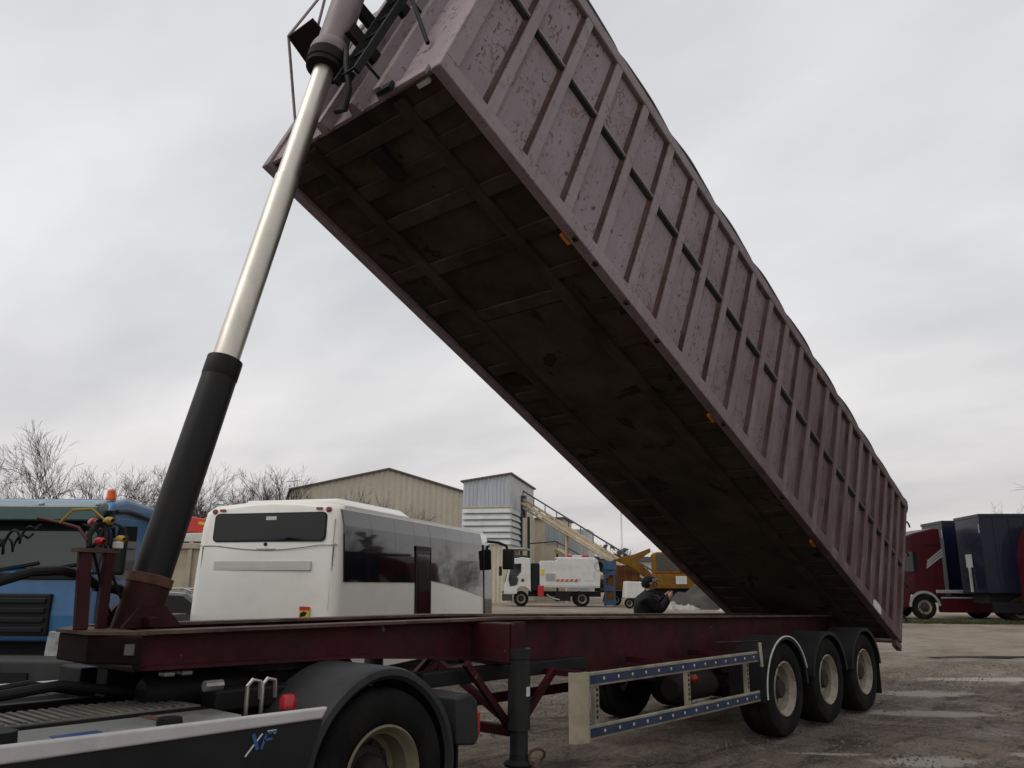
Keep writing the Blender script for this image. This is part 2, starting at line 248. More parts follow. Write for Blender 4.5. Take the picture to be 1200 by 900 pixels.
# ------------------------------------------------------------------ mesh helpers
class MB:
    def __init__(s, M=None): s.v = []; s.f = []; s.M = M
    def add(s, vs, fs):
        k = len(s.v)
        s.v += [tuple(s.M @ Vector(v)) for v in vs] if s.M is not None else [tuple(v) for v in vs]
        s.f += [tuple(i+k for i in f) for f in fs]; return s
    def box(s, x0, x1, y0, y1, z0, z1):
        return s.add([(x0, y0, z0), (x1, y0, z0), (x1, y1, z0), (x0, y1, z0), (x0, y0, z1), (x1, y0, z1), (x1, y1, z1), (x0, y1, z1)],
                     [(0, 3, 2, 1), (4, 5, 6, 7), (0, 1, 5, 4), (1, 2, 6, 5), (2, 3, 7, 6), (3, 0, 4, 7)])
    def bar(s, a, b, w, h, upv=(0, 0, 1)):       # rectangular bar from a to b
        a = Vector(a); b = Vector(b); d = (b-a).normalized(); u = Vector(upv)
        if abs(d.dot(u)) > 0.98: u = Vector((1, 0, 0))
        sx = d.cross(u).normalized()*w/2; uz = sx.cross(d).normalized()*h/2
        vs = [a-sx-uz, a+sx-uz, a+sx+uz, a-sx+uz, b-sx-uz, b+sx-uz, b+sx+uz, b-sx+uz]
        return s.add(vs, [(0, 1, 2, 3), (4, 7, 6, 5), (0, 4, 5, 1), (1, 5, 6, 2), (2, 6, 7, 3), (3, 7, 4, 0)])
    def tube(s, pts, r, n=8, cap=True):
        pts = [Vector(p) for p in pts]; rs = r if isinstance(r, (list, tuple)) else [r]*len(pts)
        vs = []; fs = []; pu = None
        for i, p in enumerate(pts):
            d = (pts[min(i+1, len(pts)-1)]-pts[max(i-1, 0)]).normalized()
            u = pu if pu is not None else (Vector((0, 0, 1)) if abs(d.z) < 0.9 else Vector((1, 0, 0)))
            sx = d.cross(u).normalized(); uz = sx.cross(d).normalized(); pu = uz
            for k in range(n):
                a = 2*math.pi*k/n; vs.append(p+(sx*math.cos(a)+uz*math.sin(a))*rs[i])
        for i in range(len(pts)-1):
            for k in range(n):
                q = (k+1) % n; fs.append((i*n+k, (i+1)*n+k, (i+1)*n+q, i*n+q))
        if cap: fs.append(tuple(range(n))); fs.append(tuple(reversed(range((len(pts)-1)*n, len(pts)*n))))
        return s.add(vs, fs)
    def lathe(s, prof, c, ax='y', n=40, close=False):    # prof: (radius, offset along axis)
        vs = []; fs = []; c = Vector(c)
        for (r, t) in prof:
            for k in range(n):
                a = 2*math.pi*k/n; x, z = r*math.cos(a), r*math.sin(a)
                vs.append(c+Vector({'y': (x, t, z), 'z': (x, z, t), 'x': (t, x, z)}[ax]))
        m = len(prof)
        for i in range(m if close else m-1):
            j = (i+1) % m
            for k in range(n):
                q = (k+1) % n; fs.append((i*n+k, i*n+q, j*n+q, j*n+k))
        return s.add(vs, fs)
    def prism(s, poly, ax, a0, a1):              # polygon in the two other axes (in xyz order), swept along ax
        def P(p, t): return {'x': (t, p[0], p[1]), 'y': (p[0], t, p[1]), 'z': (p[0], p[1], t)}[ax]
        n = len(poly); vs = [P(p, a0) for p in poly]+[P(p, a1) for p in poly]
        fs = [tuple(range(n)), tuple(range(2*n-1, n-1, -1))]+[(i, n+i, n+(i+1) % n, (i+1) % n) for i in range(n)]
        return s.add(vs, fs)
    def arc(s, c, r0, r1, a0, a1, ax, t0, t1, n=16):   # part of a thick ring
        poly = [(c[0]+r0*math.cos(R(a0+(a1-a0)*i/n)), c[1]+r0*math.sin(R(a0+(a1-a0)*i/n))) for i in range(n+1)]
        q = [(c[0]+r1*math.cos(R(a0+(a1-a0)*i/n)), c[1]+r1*math.sin(R(a0+(a1-a0)*i/n))) for i in range(n+1)]
        for i in range(n): s.prism([poly[i], poly[i+1], q[i+1], q[i]], ax, t0, t1)
        return s
    def build(s, name, m, parent=None, smooth=False, bev=0.0, seg=2, loc=None, rot=None, ang=35):
        me = bpy.data.meshes.new(name); me.from_pydata(s.v, [], s.f); me.update()
        import bmesh
        bm = bmesh.new(); bm.from_mesh(me); bmesh.ops.remove_doubles(bm, verts=bm.verts, dist=1e-5); bmesh.ops.recalc_face_normals(bm, faces=bm.faces); bm.to_mesh(me); bm.free()
        me.materials.append(MATS[m] if isinstance(m, str) else m)
        o = bpy.data.objects.new(name, me); col.objects.link(o)
        if parent: o.parent = parent
        if loc is not None: o.location = loc
        if rot is not None: o.rotation_euler = rot
        if smooth:
            me.shade_smooth()
            md = o.modifiers.new('edges', 'EDGE_SPLIT'); md.split_angle = R(ang)
        if bev:
            b = o.modifiers.new('bevel', 'BEVEL'); b.width = bev; b.segments = seg; b.limit_method = 'ANGLE'; b.angle_limit = R(40)
        return o
def tag(o, label, cat, group=None, kind=None):
    o['label'] = label
    if cat: o['category'] = cat
    if group: o['group'] = group
    if kind: o['kind'] = kind
    return o
def thing(name, label, cat, loc=(0, 0, 0), rz=0.0, group=None):
    o = bpy.data.objects.new(name, None); col.objects.link(o); o.location = loc; o.rotation_euler = (0, 0, rz); o.empty_display_size = 0.3
    return tag(o, label, cat, group)
def lay(src, name, parent, loc, rot=None):     # another piece sharing the mesh of src, with its children
    o = src.copy(); o.name = name; col.objects.link(o); o.parent = parent; o.location = loc
    if rot is not None: o.rotation_euler = rot
    for ch in src.children:
        c = ch.copy(); col.objects.link(c); c.parent = o
    return o
def struct(o): o['kind'] = 'structure'; return o
def sm(a, b, x): t = max(0, min(1, (x-a)/(b-a))); return t*t*(3-2*t)
def ground_h(x, y):                            # the yard rises a little towards its far side
    d = (Vector((x, y, 0))-CAM).dot(FWD); return 0.24*sm(17, 36, d)
def stand(lat, dep): v = yard(lat, dep); v.z = ground_h(v.x, v.y); return v

# ------------------------------------------------------------------ ground
def ground_mat():
    m = bpy.data.materials.new('yard_ground'); m.use_nodes = True; g = NT(m); MATS['yard_ground'] = m
    o = g.n('ShaderNodeOutputMaterial'); b = g.n('ShaderNodeBsdfPrincipled'); g.l(b.outputs[0], o.inputs[0])
    t = g.n('ShaderNodeTexCoord'); v = t.outputs['Object']
    base = mix_nd(g, ramp_nd(g, noise_nd(g, v, 0.33, 8, 0.65, 0.5), 0.36, 0.64), (0.062, 0.043, 0.030), (0.200, 0.158, 0.118))
    base = mix_nd(g, mul_nd(g, ramp_nd(g, noise_nd(g, v, 1.15, 9, 0.78, 1.2), 0.47, 0.60), 0.82), base, (0.034, 0.025, 0.018))
    base = mix_nd(g, mul_nd(g, ramp_nd(g, noise_nd(g, v, 0.75, 9, 0.80, 1.4), 0.54, 0.62), 0.75), base, (0.285, 0.245, 0.198))
    base = mix_nd(g, mul_nd(g, ramp_nd(g, noise_nd(g, v, 34, 5, 0.75), 0.46, 0.62), 0.65), base, (0.295, 0.248, 0.198))
    base = mix_nd(g, mul_nd(g, ramp_nd(g, noise_nd(g, v, 19, 5, 0.75), 0.52, 0.68), 0.65), base, (0.035, 0.028, 0.023))
    rut = g.n('ShaderNodeMapping'); g.l(v, rut.inputs[0]); rut.inputs['Rotation'].default_value = (0, 0, 0.35); rut.inputs['Scale'].default_value = (0.35, 1.5, 1)
    base = mix_nd(g, mul_nd(g, ramp_nd(g, noise_nd(g, rut.outputs[0], 0.9, 9, 0.76, 0.8), 0.50, 0.60), 0.8), base, (0.032, 0.024, 0.017))
    base = mix_nd(g, mul_nd(g, ramp_nd(g, noise_nd(g, v, 7, 6, 0.8, 0.5), 0.56, 0.64), 0.55), base, (0.265, 0.225, 0.178))
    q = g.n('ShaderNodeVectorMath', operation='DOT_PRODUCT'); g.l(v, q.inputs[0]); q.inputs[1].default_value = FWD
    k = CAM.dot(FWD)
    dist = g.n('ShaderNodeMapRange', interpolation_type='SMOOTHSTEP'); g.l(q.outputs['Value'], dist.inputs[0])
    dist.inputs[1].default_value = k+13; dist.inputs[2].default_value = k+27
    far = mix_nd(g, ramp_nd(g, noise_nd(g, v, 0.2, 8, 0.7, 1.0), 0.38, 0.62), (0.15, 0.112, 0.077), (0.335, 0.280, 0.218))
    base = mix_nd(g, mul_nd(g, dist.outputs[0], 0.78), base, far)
    # worn pale islands of the old concrete slab showing through the mud
    edge = noise_nd(g, v, 3.5, 9, 0.82, 0.6)
    for (cx, cy, ax_, ay_, rot) in ((-0.5, -0.62, 0.44, 0.07, -0.83), (-0.28, -1.45, 0.58, 0.26, -0.7), (3.15, -0.6, 0.85, 0.30, -0.95), (5.3, 0.1, 0.9, 0.35, -0.8), (1.0, -2.3, 0.45, 0.14, -0.8), (8.6, -0.4, 1.6, 0.35, -0.8)):
        mp = g.n('ShaderNodeMapping', vector_type='TEXTURE'); g.l(v, mp.inputs[0]); mp.inputs['Location'].default_value = (cx, cy, 0); mp.inputs['Rotation'].default_value = (0, 0, rot); mp.inputs['Scale'].default_value = (ax_, ay_, 50)
        ln = g.n('ShaderNodeVectorMath', operation='LENGTH'); g.l(mp.outputs[0], ln.inputs[0])
        ad_ = g.n('ShaderNodeMath', operation='ADD'); g.l(ln.outputs['Value'], ad_.inputs[0]); g.l(mul_nd(g, edge, 2.6), ad_.inputs[1])
        f = ramp_nd(g, mul_nd(g, ad_.outputs[0], 0.3), 0.60, 0.72, (1, 1, 1, 1), (0, 0, 0, 1))
        base = mix_nd(g, mul_nd(g, f, 0.85), base, (0.36, 0.335, 0.295))
    g.l(base, b.inputs['Base Color'])
    wet = ramp_nd(g, noise_nd(g, v, 0.5, 6, 0.6, 0.5), 0.36, 0.50, (0.42, 0.42, 0.42, 1), (0.95, 0.95, 0.95, 1))
    g.l(wet, b.inputs['Roughness']); b.inputs['Specular IOR Level'].default_value = 0.3
    bp = g.n('ShaderNodeBump'); bp.inputs['Strength'].default_value = 0.9; bp.inputs['Distance'].default_value = 0.04
    g.l(noise_nd(g, v, 20, 9, 0.78), bp.inputs['Height']); g.l(bp.outputs[0], b.inputs['Normal'])
ground_mat()
def bumps(x, y):
    return 0.018*noise.noise(Vector((x*0.9, y*0.9, 3)))+0.010*noise.noise(Vector((x*2.7, y*2.7, 8)))+0.03*noise.noise(Vector((x*0.18, y*0.18, 1)))
def axis_vals(c0, c1, step, far):
    v = []; x = c0
    while x <= c1: v.append(x); x += step
    s = step; a = c0; b = v[-1]; lo = []; hi = []
    while a > -far: s *= 1.35; a -= s; lo.append(a)
    s = step
    while b < far: s *= 1.35; b += s; hi.append(b)
    return lo[::-1]+v+hi
gx = axis_vals(-12, 26, 0.22, 1500); gy = axis_vals(-6, 16, 0.22, 1500)
gv = []; gf = []
for y in gy:
    for x in gx:
        near = max(0, 1-max(0, math.hypot(x-6, y-4)-14)/30)
        flat = 1.0
        gv.append((x, y, ground_h(x, y)+bumps(x, y)*near*flat-0.012*near))
nx = len(gx)
for j in range(len(gy)-1):
    for i in range(nx-1): gf.append((j*nx+i, j*nx+i+1, (j+1)*nx+i+1, (j+1)*nx+i))
g = MB(); g.v = gv; g.f = gf
gm = bpy.data.meshes.new('ground'); gm.from_pydata(gv, [], gf); gm.update(); gm.materials.append(MATS['yard_ground']); gm.shade_smooth()
go = bpy.data.objects.new('ground', gm); col.objects.link(go); struct(go)

def patch_mat(name, c0, c1, rough):
    m = bpy.data.materials.new(name); m.use_nodes = True; g = NT(m); MATS[name] = m
    o = g.n('ShaderNodeOutputMaterial'); b = g.n('ShaderNodeBsdfPrincipled'); g.l(b.outputs[0], o.inputs[0])
    t = g.n('ShaderNodeTexCoord'); v = t.outputs['Object']
    c = mix_nd(g, ramp_nd(g, noise_nd(g, v, 5, 7, 0.7), 0.35, 0.65), c0, c1)
    c = mix_nd(g, mul_nd(g, ramp_nd(g, noise_nd(g, v, 30, 4, 0.7), 0.52, 0.7), 0.6), c, (0.12, 0.105, 0.09))
    g.l(c, b.inputs['Base Color']); b.inputs['Roughness'].default_value = rough
    bp = g.n('ShaderNodeBump'); bp.inputs['Strength'].default_value = 0.4; bp.inputs['Distance'].default_value = 0.01
    g.l(noise_nd(g, v, 40, 5, 0.7), bp.inputs['Height']); g.l(bp.outputs[0], b.inputs['Normal'])
patch_mat('pale_patch', (0.30, 0.285, 0.26), (0.40, 0.385, 0.35), 0.8)
def puddle_mat():
    m = bpy.data.materials.new('puddle_water'); m.use_nodes = True; g = NT(m); MATS['puddle_water'] = m
    o = g.n('ShaderNodeOutputMaterial'); b = g.n('ShaderNodeBsdfPrincipled'); g.l(b.outputs[0], o.inputs[0])
    b.inputs['Base Color'].default_value = (0.05, 0.040, 0.031, 1); b.inputs['Roughness'].default_value = 0.16
puddle_mat()
def blob(name, cx, cy, ax, ay, rot, m, seed, n=64, lift=0.006):
    rnd = random.Random(seed); vs = [(cx, cy)]; 
    for k in range(n):
        a = 2*math.pi*k/n
        r = 1+0.38*noise.noise(Vector((math.cos(a)*1.3, math.sin(a)*1.3, seed*3.1)))+0.16*noise.noise(Vector((math.cos(a)*5, math.sin(a)*5, seed*1.7)))
        x, y = ax*r*math.cos(a), ay*r*math.sin(a)
        vs.append((cx+x*math.cos(rot)-y*math.sin(rot), cy+x*math.sin(rot)+y*math.cos(rot)))
    rings = [vs[0]]; q = MB(); V = []; F = []
    steps = (0.25, 0.5, 0.75, 1.0)
    V.append((cx, cy, 0))
    for t in steps:
        for p in vs[1:]: V.append((cx+(p[0]-cx)*t, cy+(p[1]-cy)*t, 0))
    V = [(x, y, ground_h(x, y)+bumps(x, y)*max(0, 1-max(0, math.hypot(x-6, y-4)-14)/30)-0.012*max(0, 1-max(0, math.hypot(x-6, y-4)-14)/30)+lift) for x, y, z in V]
    if m == 'puddle_water':
        zz = sum(v[2] for v in V)/len(V)+0.002; V = [(x, y, zz) for x, y, z in V]
    for k in range(n):
        j = (k+1) % n; F.append((0, 1+k, 1+j))
        for s_ in range(len(steps)-1): F.append((1+s_*n+k, 1+(s_+1)*n+k, 1+(s_+1)*n+j, 1+s_*n+j))
    q.v = V; q.f = F
    return struct(q.build(name, m))
blob('puddle', 13.5, 0.9, 1.5, 0.3, -0.75, 'puddle_water', 5, lift=0.01)

# ------------------------------------------------------------------ wheels
def tyre_profile(r, w, y0):                    # closed (radius, y) loop; y0 = outer face
    b = r*0.575
    return [(b, y0+0.035), (b+0.03, y0+0.012), (r*0.72, y0), (r*0.86, y0+0.004), (r*0.945, y0+0.018), (r*0.985, y0+0.045), (r, y0+0.075),
            (r, y0+w*0.30), (r-0.014, y0+w*0.305), (r-0.014, y0+w*0.335), (r, y0+w*0.34), (r, y0+w*0.66), (r-0.014, y0+w*0.665), (r-0.014, y0+w*0.695), (r, y0+w*0.70),
            (r, y0+w-0.075), (r*0.985, y0+w-0.045), (r*0.945, y0+w-0.018), (r*0.86, y0+w-0.004), (b, y0+w-0.035)]
def wheel_set(parent, x, y, z, r, w, rimmat, name='wheel', dish=0.16, flip=False):
    """tyre with rim and hub; outer face at local y=0 looking to -y"""
    k = -1 if flip else 1
    t = MB().lathe([(a, k*b) for a, b in tyre_profile(r, w, 0)], (0, 0, 0), 'y', 48, True).build(name, 'tyre', parent, True, loc=(x, y, z))
    b = r*0.575
    pr = [(b+0.004, 0.020), (b-0.008, 0.010), (b-0.022, 0.022), (b-0.03, 0.05), (b-0.055, 0.075), (b-0.065, dish), (b-0.10, dish+0.02), (0.14, dish+0.02), (0.13, dish+0.03)]
    MB().lathe([(a, k*c) for a, c in pr], (0, 0, 0), 'y', 48).build('rim', rimmat, t, True)
    h = MB().lathe([(a, k*c) for a, c in [(b-0.085, dish+0.018), (0.165, dish+0.012), (0.155, dish-0.01), (0.115, dish-0.02), (0.10, dish-0.09), (0.085, dish-0.105), (0.001, dish-0.105)]], (0, 0, 0), 'y', 24)
    for i in range(10):
        a = 2*math.pi*i/10
        h.lathe([(0.017, k*(dish+0.02)), (0.017, k*(dish-0.018)), (0.001, k*(dish-0.02))], (0.168*math.cos(a), 0, 0.168*math.sin(a)), 'y', 6)
    h.build('hub', 'hub_dark', t, True)
    return t

# ------------------------------------------------------------------ the tipper trailer
TR = thing('tipper_trailer', 'long mauve ribbed tipper semi-trailer with its body raised high on a front ram', 'trailer')
AL, XR, ZR, BL, BH, BW = 0.447354, 4.20927, 0.80727, 10.93, 2.441, 2.475
body = MB()
# side sheet (far), front wall core, floor: the shell that carries the panels
body.box(-BL+0.05, -0.03, 2.39, 2.42, 0.10, BH-0.06)
body.box(-BL+0.05, -0.03, 0.063, 0.08, 0.10, BH-0.06)
body.box(-BL+0.03, -BL+0.06, 0.06, 2.42, 0.05, BH-0.05)
tb = body.build('tipping_body', 'mauve_panel', TR, loc=(XR, 0, ZR), rot=(0, AL, 0))
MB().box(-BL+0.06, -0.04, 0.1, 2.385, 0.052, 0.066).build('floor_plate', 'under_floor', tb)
for y0, y1 in ((0.0, 0.11), (BW-0.11, BW)):
    MB().box(-BL, 0, y0, y1, 0.0, 0.155).build('bottom_rail', 'mauve_rib', tb, bev=0.012)
    MB().box(-BL, 0, y0, y1, BH-0.14, BH).build('top_rail', 'mauve_rib', tb, bev=0.015)
RX = [-10.393, -9.83, -9.26, -8.71, -8.145, -7.59, -7.045, -6.51, -5.98, -5.463, -4.955, -4.467, -3.99, -3.525, -3.06, -2.60, -2.17, -1.78, -1.415, -1.06, -0.725, -0.43]
def strz(x): return 1.435-0.0165*(x+10.4)
edges = [-BL+0.16]+RX+[-0.09]
rw = 0.115
for s_ in (0, 1):                              # near ribs, far ribs: hollow-looking pressed posts, tapered in section
    for i, x in enumerate(RX):
        y = 0 if s_ == 0 else BW; d = 1 if s_ == 0 else -1
        MB().prism([(x-0.002, y+d*0.062), (x+0.004, y+d*0.004), (x+rw-0.004, y+d*0.004), (x+rw+0.002, y+d*0.062)], 'z', 0.152, BH-0.138).build('rib', 'mauve_rib', tb, bev=0.008)
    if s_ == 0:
        for x in RX: MB().prism([(x-0.040, 0.058), (x-0.034, 0.050), (x-0.010, 0.042), (x-0.0025, 0.020), (x-0.0025, 0.060)], 'z', 0.158, BH-0.142).build('rib_shade_strip', 'shade_rust', tb)  # dark strip: shade and dirt along each rib's front side, put in as colour
    x0 = -BL; d = 1 if s_ == 0 else -1; y = 0 if s_ == 0 else BW
    MB().box(-BL+0.002, -BL+0.16, min(y+d*.002, y+d*.10), max(y+d*.002, y+d*.10), 0.152, BH-0.138).build('corner_post', 'mauve_rib', tb, bev=0.012)
    MB().box(-0.09, -0.002, min(y+d*.002, y+d*.12), max(y+d*.002, y+d*.12), 0.152, BH-0.138).build('corner_post', 'mauve_rib', tb, bev=0.012)
for i in range(len(edges)-1):                  # each bay: pressed sheet below and above, stiffener between
    a, b = edges[i]+(rw if i else 0)+0.012, edges[i+1]-0.012
    zc = strz((a+b)/2); rnd = random.Random(i)
    for z0, z1 in ((0.150, zc-0.03), (zc+0.03, BH-0.136)):
        q = MB(); n = 5; m_ = 6; V = []; F = []
        bw = rnd.uniform(0.004, 0.016); ph = rnd.uniform(0, 6)
        for jj in range(m_+1):
            for ii in range(n+1):
                u, w_ = ii/n, jj/m_
                V.append((a+(b-a)*u, 0.058-bw*0.7*math.sin(math.pi*u)*math.sin(math.pi*w_)*(0.6+0.6*math.sin(ph+5*w_)), z0+(z1-z0)*w_))
        for jj in range(m_):
            for ii in range(n): k = jj*(n+1)+ii; F.append((k, k+1, k+n+2, k+n+1))
        q.v = V; q.f = F; q.build('side_panel', 'mauve_panel', tb, True)
    MB().prism([(0.010, zc+0.008), (0.056, zc+0.008), (0.056, zc+0.036), (0.014, zc+0.032)], 'x', a, b).build('stiffener', 'mauve_rib', tb)
    MB().prism([(0.012, zc-0.022), (0.057, zc-0.046), (0.057, zc+0.006), (0.012, zc+0.006)], 'x', a+0.003, b-0.003).build('stiffener_shade', 'underside_shade', tb)  # dark strip standing in for the shade under the stiffener
    MB().box(a, b, BW-0.076, BW-0.02, zc-0.034, zc+0.034).build('stiffener', 'mauve_rib', tb)
# underside
for y in (0.53, 1.75):
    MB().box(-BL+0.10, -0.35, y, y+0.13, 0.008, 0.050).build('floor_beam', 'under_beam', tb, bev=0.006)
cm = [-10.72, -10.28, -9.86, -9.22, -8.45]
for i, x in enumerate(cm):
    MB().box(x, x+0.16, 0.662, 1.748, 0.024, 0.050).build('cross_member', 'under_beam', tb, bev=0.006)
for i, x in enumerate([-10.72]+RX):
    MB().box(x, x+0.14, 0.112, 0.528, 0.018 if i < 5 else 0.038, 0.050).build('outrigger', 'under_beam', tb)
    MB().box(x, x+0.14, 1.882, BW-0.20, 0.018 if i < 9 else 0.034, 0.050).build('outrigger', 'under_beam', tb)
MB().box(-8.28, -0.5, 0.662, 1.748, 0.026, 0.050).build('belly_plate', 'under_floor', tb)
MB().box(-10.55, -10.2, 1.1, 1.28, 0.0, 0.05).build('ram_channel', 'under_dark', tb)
for (x, y) in ((-10.85, 0.2), ):
    MB().box(x-0.02, x+0.02, y, y+0.13, 0.012, 0.05).build('lamp', 'plate_white', tb)
for x in (-9.05, -6.13, -3.2):
    MB().box(x, x+0.13, 0.125, 0.165, 0.012, 0.049).build('side_marker', 'amber', tb)
MB().prism([(-1.28, 0.03), (-1.22, 0.015), (-1.0, 0.015), (-0.95, 0.04), (-0.97, 0.12), (-1.02, 0.14), (-1.22, 0.14), (-1.27, 0.11)], 'y', -0.006, 0.002).build('number_plate', 'plate_white', tb)
for x in (-9.0, -8.66, -8.1, -7.5, -6.0, -4.4):
    MB().box(x, x+0.04, 0.005, 0.05, -0.028, 0.0).build('tarp_hook', 'under_dark', tb)
# rolled tarpaulin on the near top edge: sagging between its straps
q = MB(); n = 8; V = []; F = []; xs = []; x = -BL-0.05
tl = [-BL-0.05]+RX[::2]+[0.02]
st = 220
for i in range(st+1):
    x = tl[0]+(tl[-1]-tl[0])*i/st
    k = max(j for j in range(len(tl)) if tl[j] <= x+1e-9); k = min(k, len(tl)-2); u = (x-tl[k])/(tl[k+1]-tl[k])
    sag = abs(math.sin(math.pi*u))**0.6; fade = 0.35+0.65*sm(0, -3, x)
    rr = 0.022+0.030*sag*fade*(0.9+0.3*noise.noise(Vector((x*2, 0, 0))))
    for j in range(n):
        a = 2*math.pi*j/n
        V.append((x, 0.055+rr*0.8*math.cos(a), BH+0.02+rr*0.75+rr*math.sin(a)))
for i in range(st):
    for j in range(n): F.append((i*n+j, i*n+(j+1) % n, (i+1)*n+(j+1) % n, (i+1)*n+j))
q.v = V; q.f = F; q.build('rolled_tarpaulin', 'tarp', tb, True, ang=70)
# tailgate
tg = MB().box(0.004, 0.05, 0.06, BW-0.06, 0.02, BH-0.02).build('tailgate', 'mauve_panel', tb)
for z in (0.2, 0.75, 1.3, 1.85):
    MB().box(0.05, 0.11, 0.05, BW-0.05, z, z+0.09).build('tailgate_bar', 'mauve_rib', tg, bev=0.01)
for z in (0.42, 0.98, 1.52, 2.05):
    MB().tube([(0.02, 0.01, z+.05), (0.05, -0.02, z), (0.085, -0.02, z-0.03)], 0.014, 6).build('latch', 'black_metal', tg)
MB().tube([(-0.02, 0.06, BH+0.06), (0.09, 0.06, BH+0.07), (0.14, 0.06, BH-0.01), (0.12, 0.06, BH-0.1)], 0.028, 8).build('tailgate_hinge', 'mud_plastic', tb, True)
MB().tube([(-0.02, BW-0.06, BH+0.06), (0.09, BW-0.06, BH+0.07), (0.14, BW-0.06, BH-0.01), (0.12, BW-0.06, BH-0.1)], 0.028, 8).build('tailgate_hinge', 'mud_plastic', tb, True)
MB().box(-0.16, 0.06, 0.02, 0.10, -0.10, 0.0).build('tailgate_lock', 'mauve_rib', tb, bev=0.01)
# front bulkhead: posts, panels, ladder, platform
fx = -BL
for y0, w_ in ((0.62, 0.10), (0.98, 0.09), (1.42, 0.09), (1.80, 0.10)):
    MB().prism([(fx+0.03, y0-0.02), (fx-0.085, y0+0.01), (fx-0.085, y0+w_-0.01), (fx+0.03, y0+w_+0.02)], 'z', 0.0, BH).build('front_post', 'mauve_rib', tb)
MB().box(fx-0.012, fx+0.029, 0.162, 0.66, 0.0, 0.10).build('front_sill', 'mauve_rib', tb, bev=0.01)
MB().box(fx-0.02, fx+0.029, 0.162, 2.31, BH-0.14, BH).build('front_sill', 'mauve_rib', tb, bev=0.01)
MB().box(fx-0.06, fx-0.02, 0.52, 0.68, -0.03, 0.05).build('rubber_stop', 'rubber', tb)
lad = MB()
for y in (0.74, 1.00): lad.box(fx-0.30, fx-0.235, y, y+0.03, 0.05, BH+0.15)
for i in range(9): lad.tube([(fx-0.267, 0.75, 0.15+i*0.27), (fx-0.267, 1.02, 0.15+i*0.27)], 0.013, 6)
for z in (0.2, 1.2, 2.2): lad.tube([(fx-0.26, 0.755, z), (fx+0.02, 0.755, z)], 0.013, 6)
lad.build('ladder', 'black_metal', tb, True)
MB().prism([(fx-0.05, 2.10), (fx-0.60, 2.00), (fx-0.60, 1.62), (fx-0.05, 1.62)], 'z', 0.98, 1.01).build('platform', 'under_dark', tb)
rl = MB()
for a, b in (((fx-0.60, 2.0, 1.0), (fx-0.05, 2.1, 0.35)), ((fx-0.60, 2.0, 1.0), (fx-0.58, 2.02, 2.0)), ((fx-0.05, 2.1, 1.95), (fx-0.58, 2.02, 1.9)), ((fx-0.3, 2.05, 1.0), (fx-0.58, 2.02, 1.9))):
    rl.tube([a, b], 0.014, 6)
rl.build('platform_railing', 'mauve_rib', tb, True)
MB().tube([(fx-0.01, 0.40, 0.55), (fx-0.34, 0.72, 1.25)], 0.020, 8).build('stay_rod', 'black_metal', tb, True)
MB().tube([(fx-0.01, 2.07, 0.55), (fx-0.34, 1.75, 1.25)], 0.020, 8).build('stay_rod', 'black_metal', tb, True)
hs = MB(); hs.tube([(fx-0.35, 1.08, 0.5), (fx-0.30, 0.98, 0.25), (fx-0.18, 0.92, 0.02), (fx-0.10, 0.98, -0.12), (fx-0.12, 1.1, -0.1)], 0.024, 8)
hs.build('hydraulic_hose', 'rubber', tb, True)
# the lifting ram
A_, B_ = Vector((-6.965, 1.24, 1.30)), Vector((-5.634, 1.25, 6.771)); ax = (B_-A_).normalized()
def on(z): return A_+ax*((z-A_.z)/ax.z)
MB().tube([on(1.32), on(1.66)], 0.135, 32).build('ram_base', 'chassis_red', TR, True)
MB().tube([on(1.62), on(1.625), on(1.68), on(1.685)], [0.128, 0.142, 0.142, 0.128], 32).build('ram_ring', 'rust', TR, True)
rb = MB().tube([on(1.68), on(3.20)], 0.122, 32).build('ram_sleeve', 'ram_black', TR, True)
MB().tube([on(3.06), on(3.07), on(3.205), on(3.21)], [0.121, 0.126, 0.126, 0.115], 32).build('sleeve_cap', 'ram_black', rb, True)
MB().tube([on(3.15), on(4.80)], 0.096, 32).build('ram_stage', 'chrome', TR, True)
MB().tube([on(4.78), on(6.1)], 0.088, 32).build('ram_stage', 'chrome', TR, True)
MB().tube([on(5.93), on(5.94), on(5.98), on(5.99), on(6.08), on(6.09)], [0.12, 0.160, 0.160, 0.172, 0.172, 0.15], 32).build('ram_collar', 'under_dark', TR, True)
MB().tube([on(6.085), on(6.09), on(6.12), on(6.16), on(6.20), on(6.22)], [0.14, 0.165, 0.172, 0.165, 0.15, 0.135], 32).build('collar_ring', 'ram_mauve', TR, True)
uc = MB().tube([on(6.2), on(8.1)], 0.134, 32).build('ram_cylinder', 'ram_mauve', TR, True)
for off in (0.22, 0.95, 1.7):                  # cradles tying the cylinder to the bulkhead
    p = on(6.1+off); dz = p.z-ZR; dx = p.x-XR
    lz = dx*math.sin(AL)+dz*math.cos(AL); lx = dx*math.cos(AL)-dz*math.sin(AL)
    for y in (1.02, 1.42): MB().box(lx, fx+0.02, y, y+0.06, lz-0.07, lz+0.06).build('ram_cradle', 'under_dark', tb)

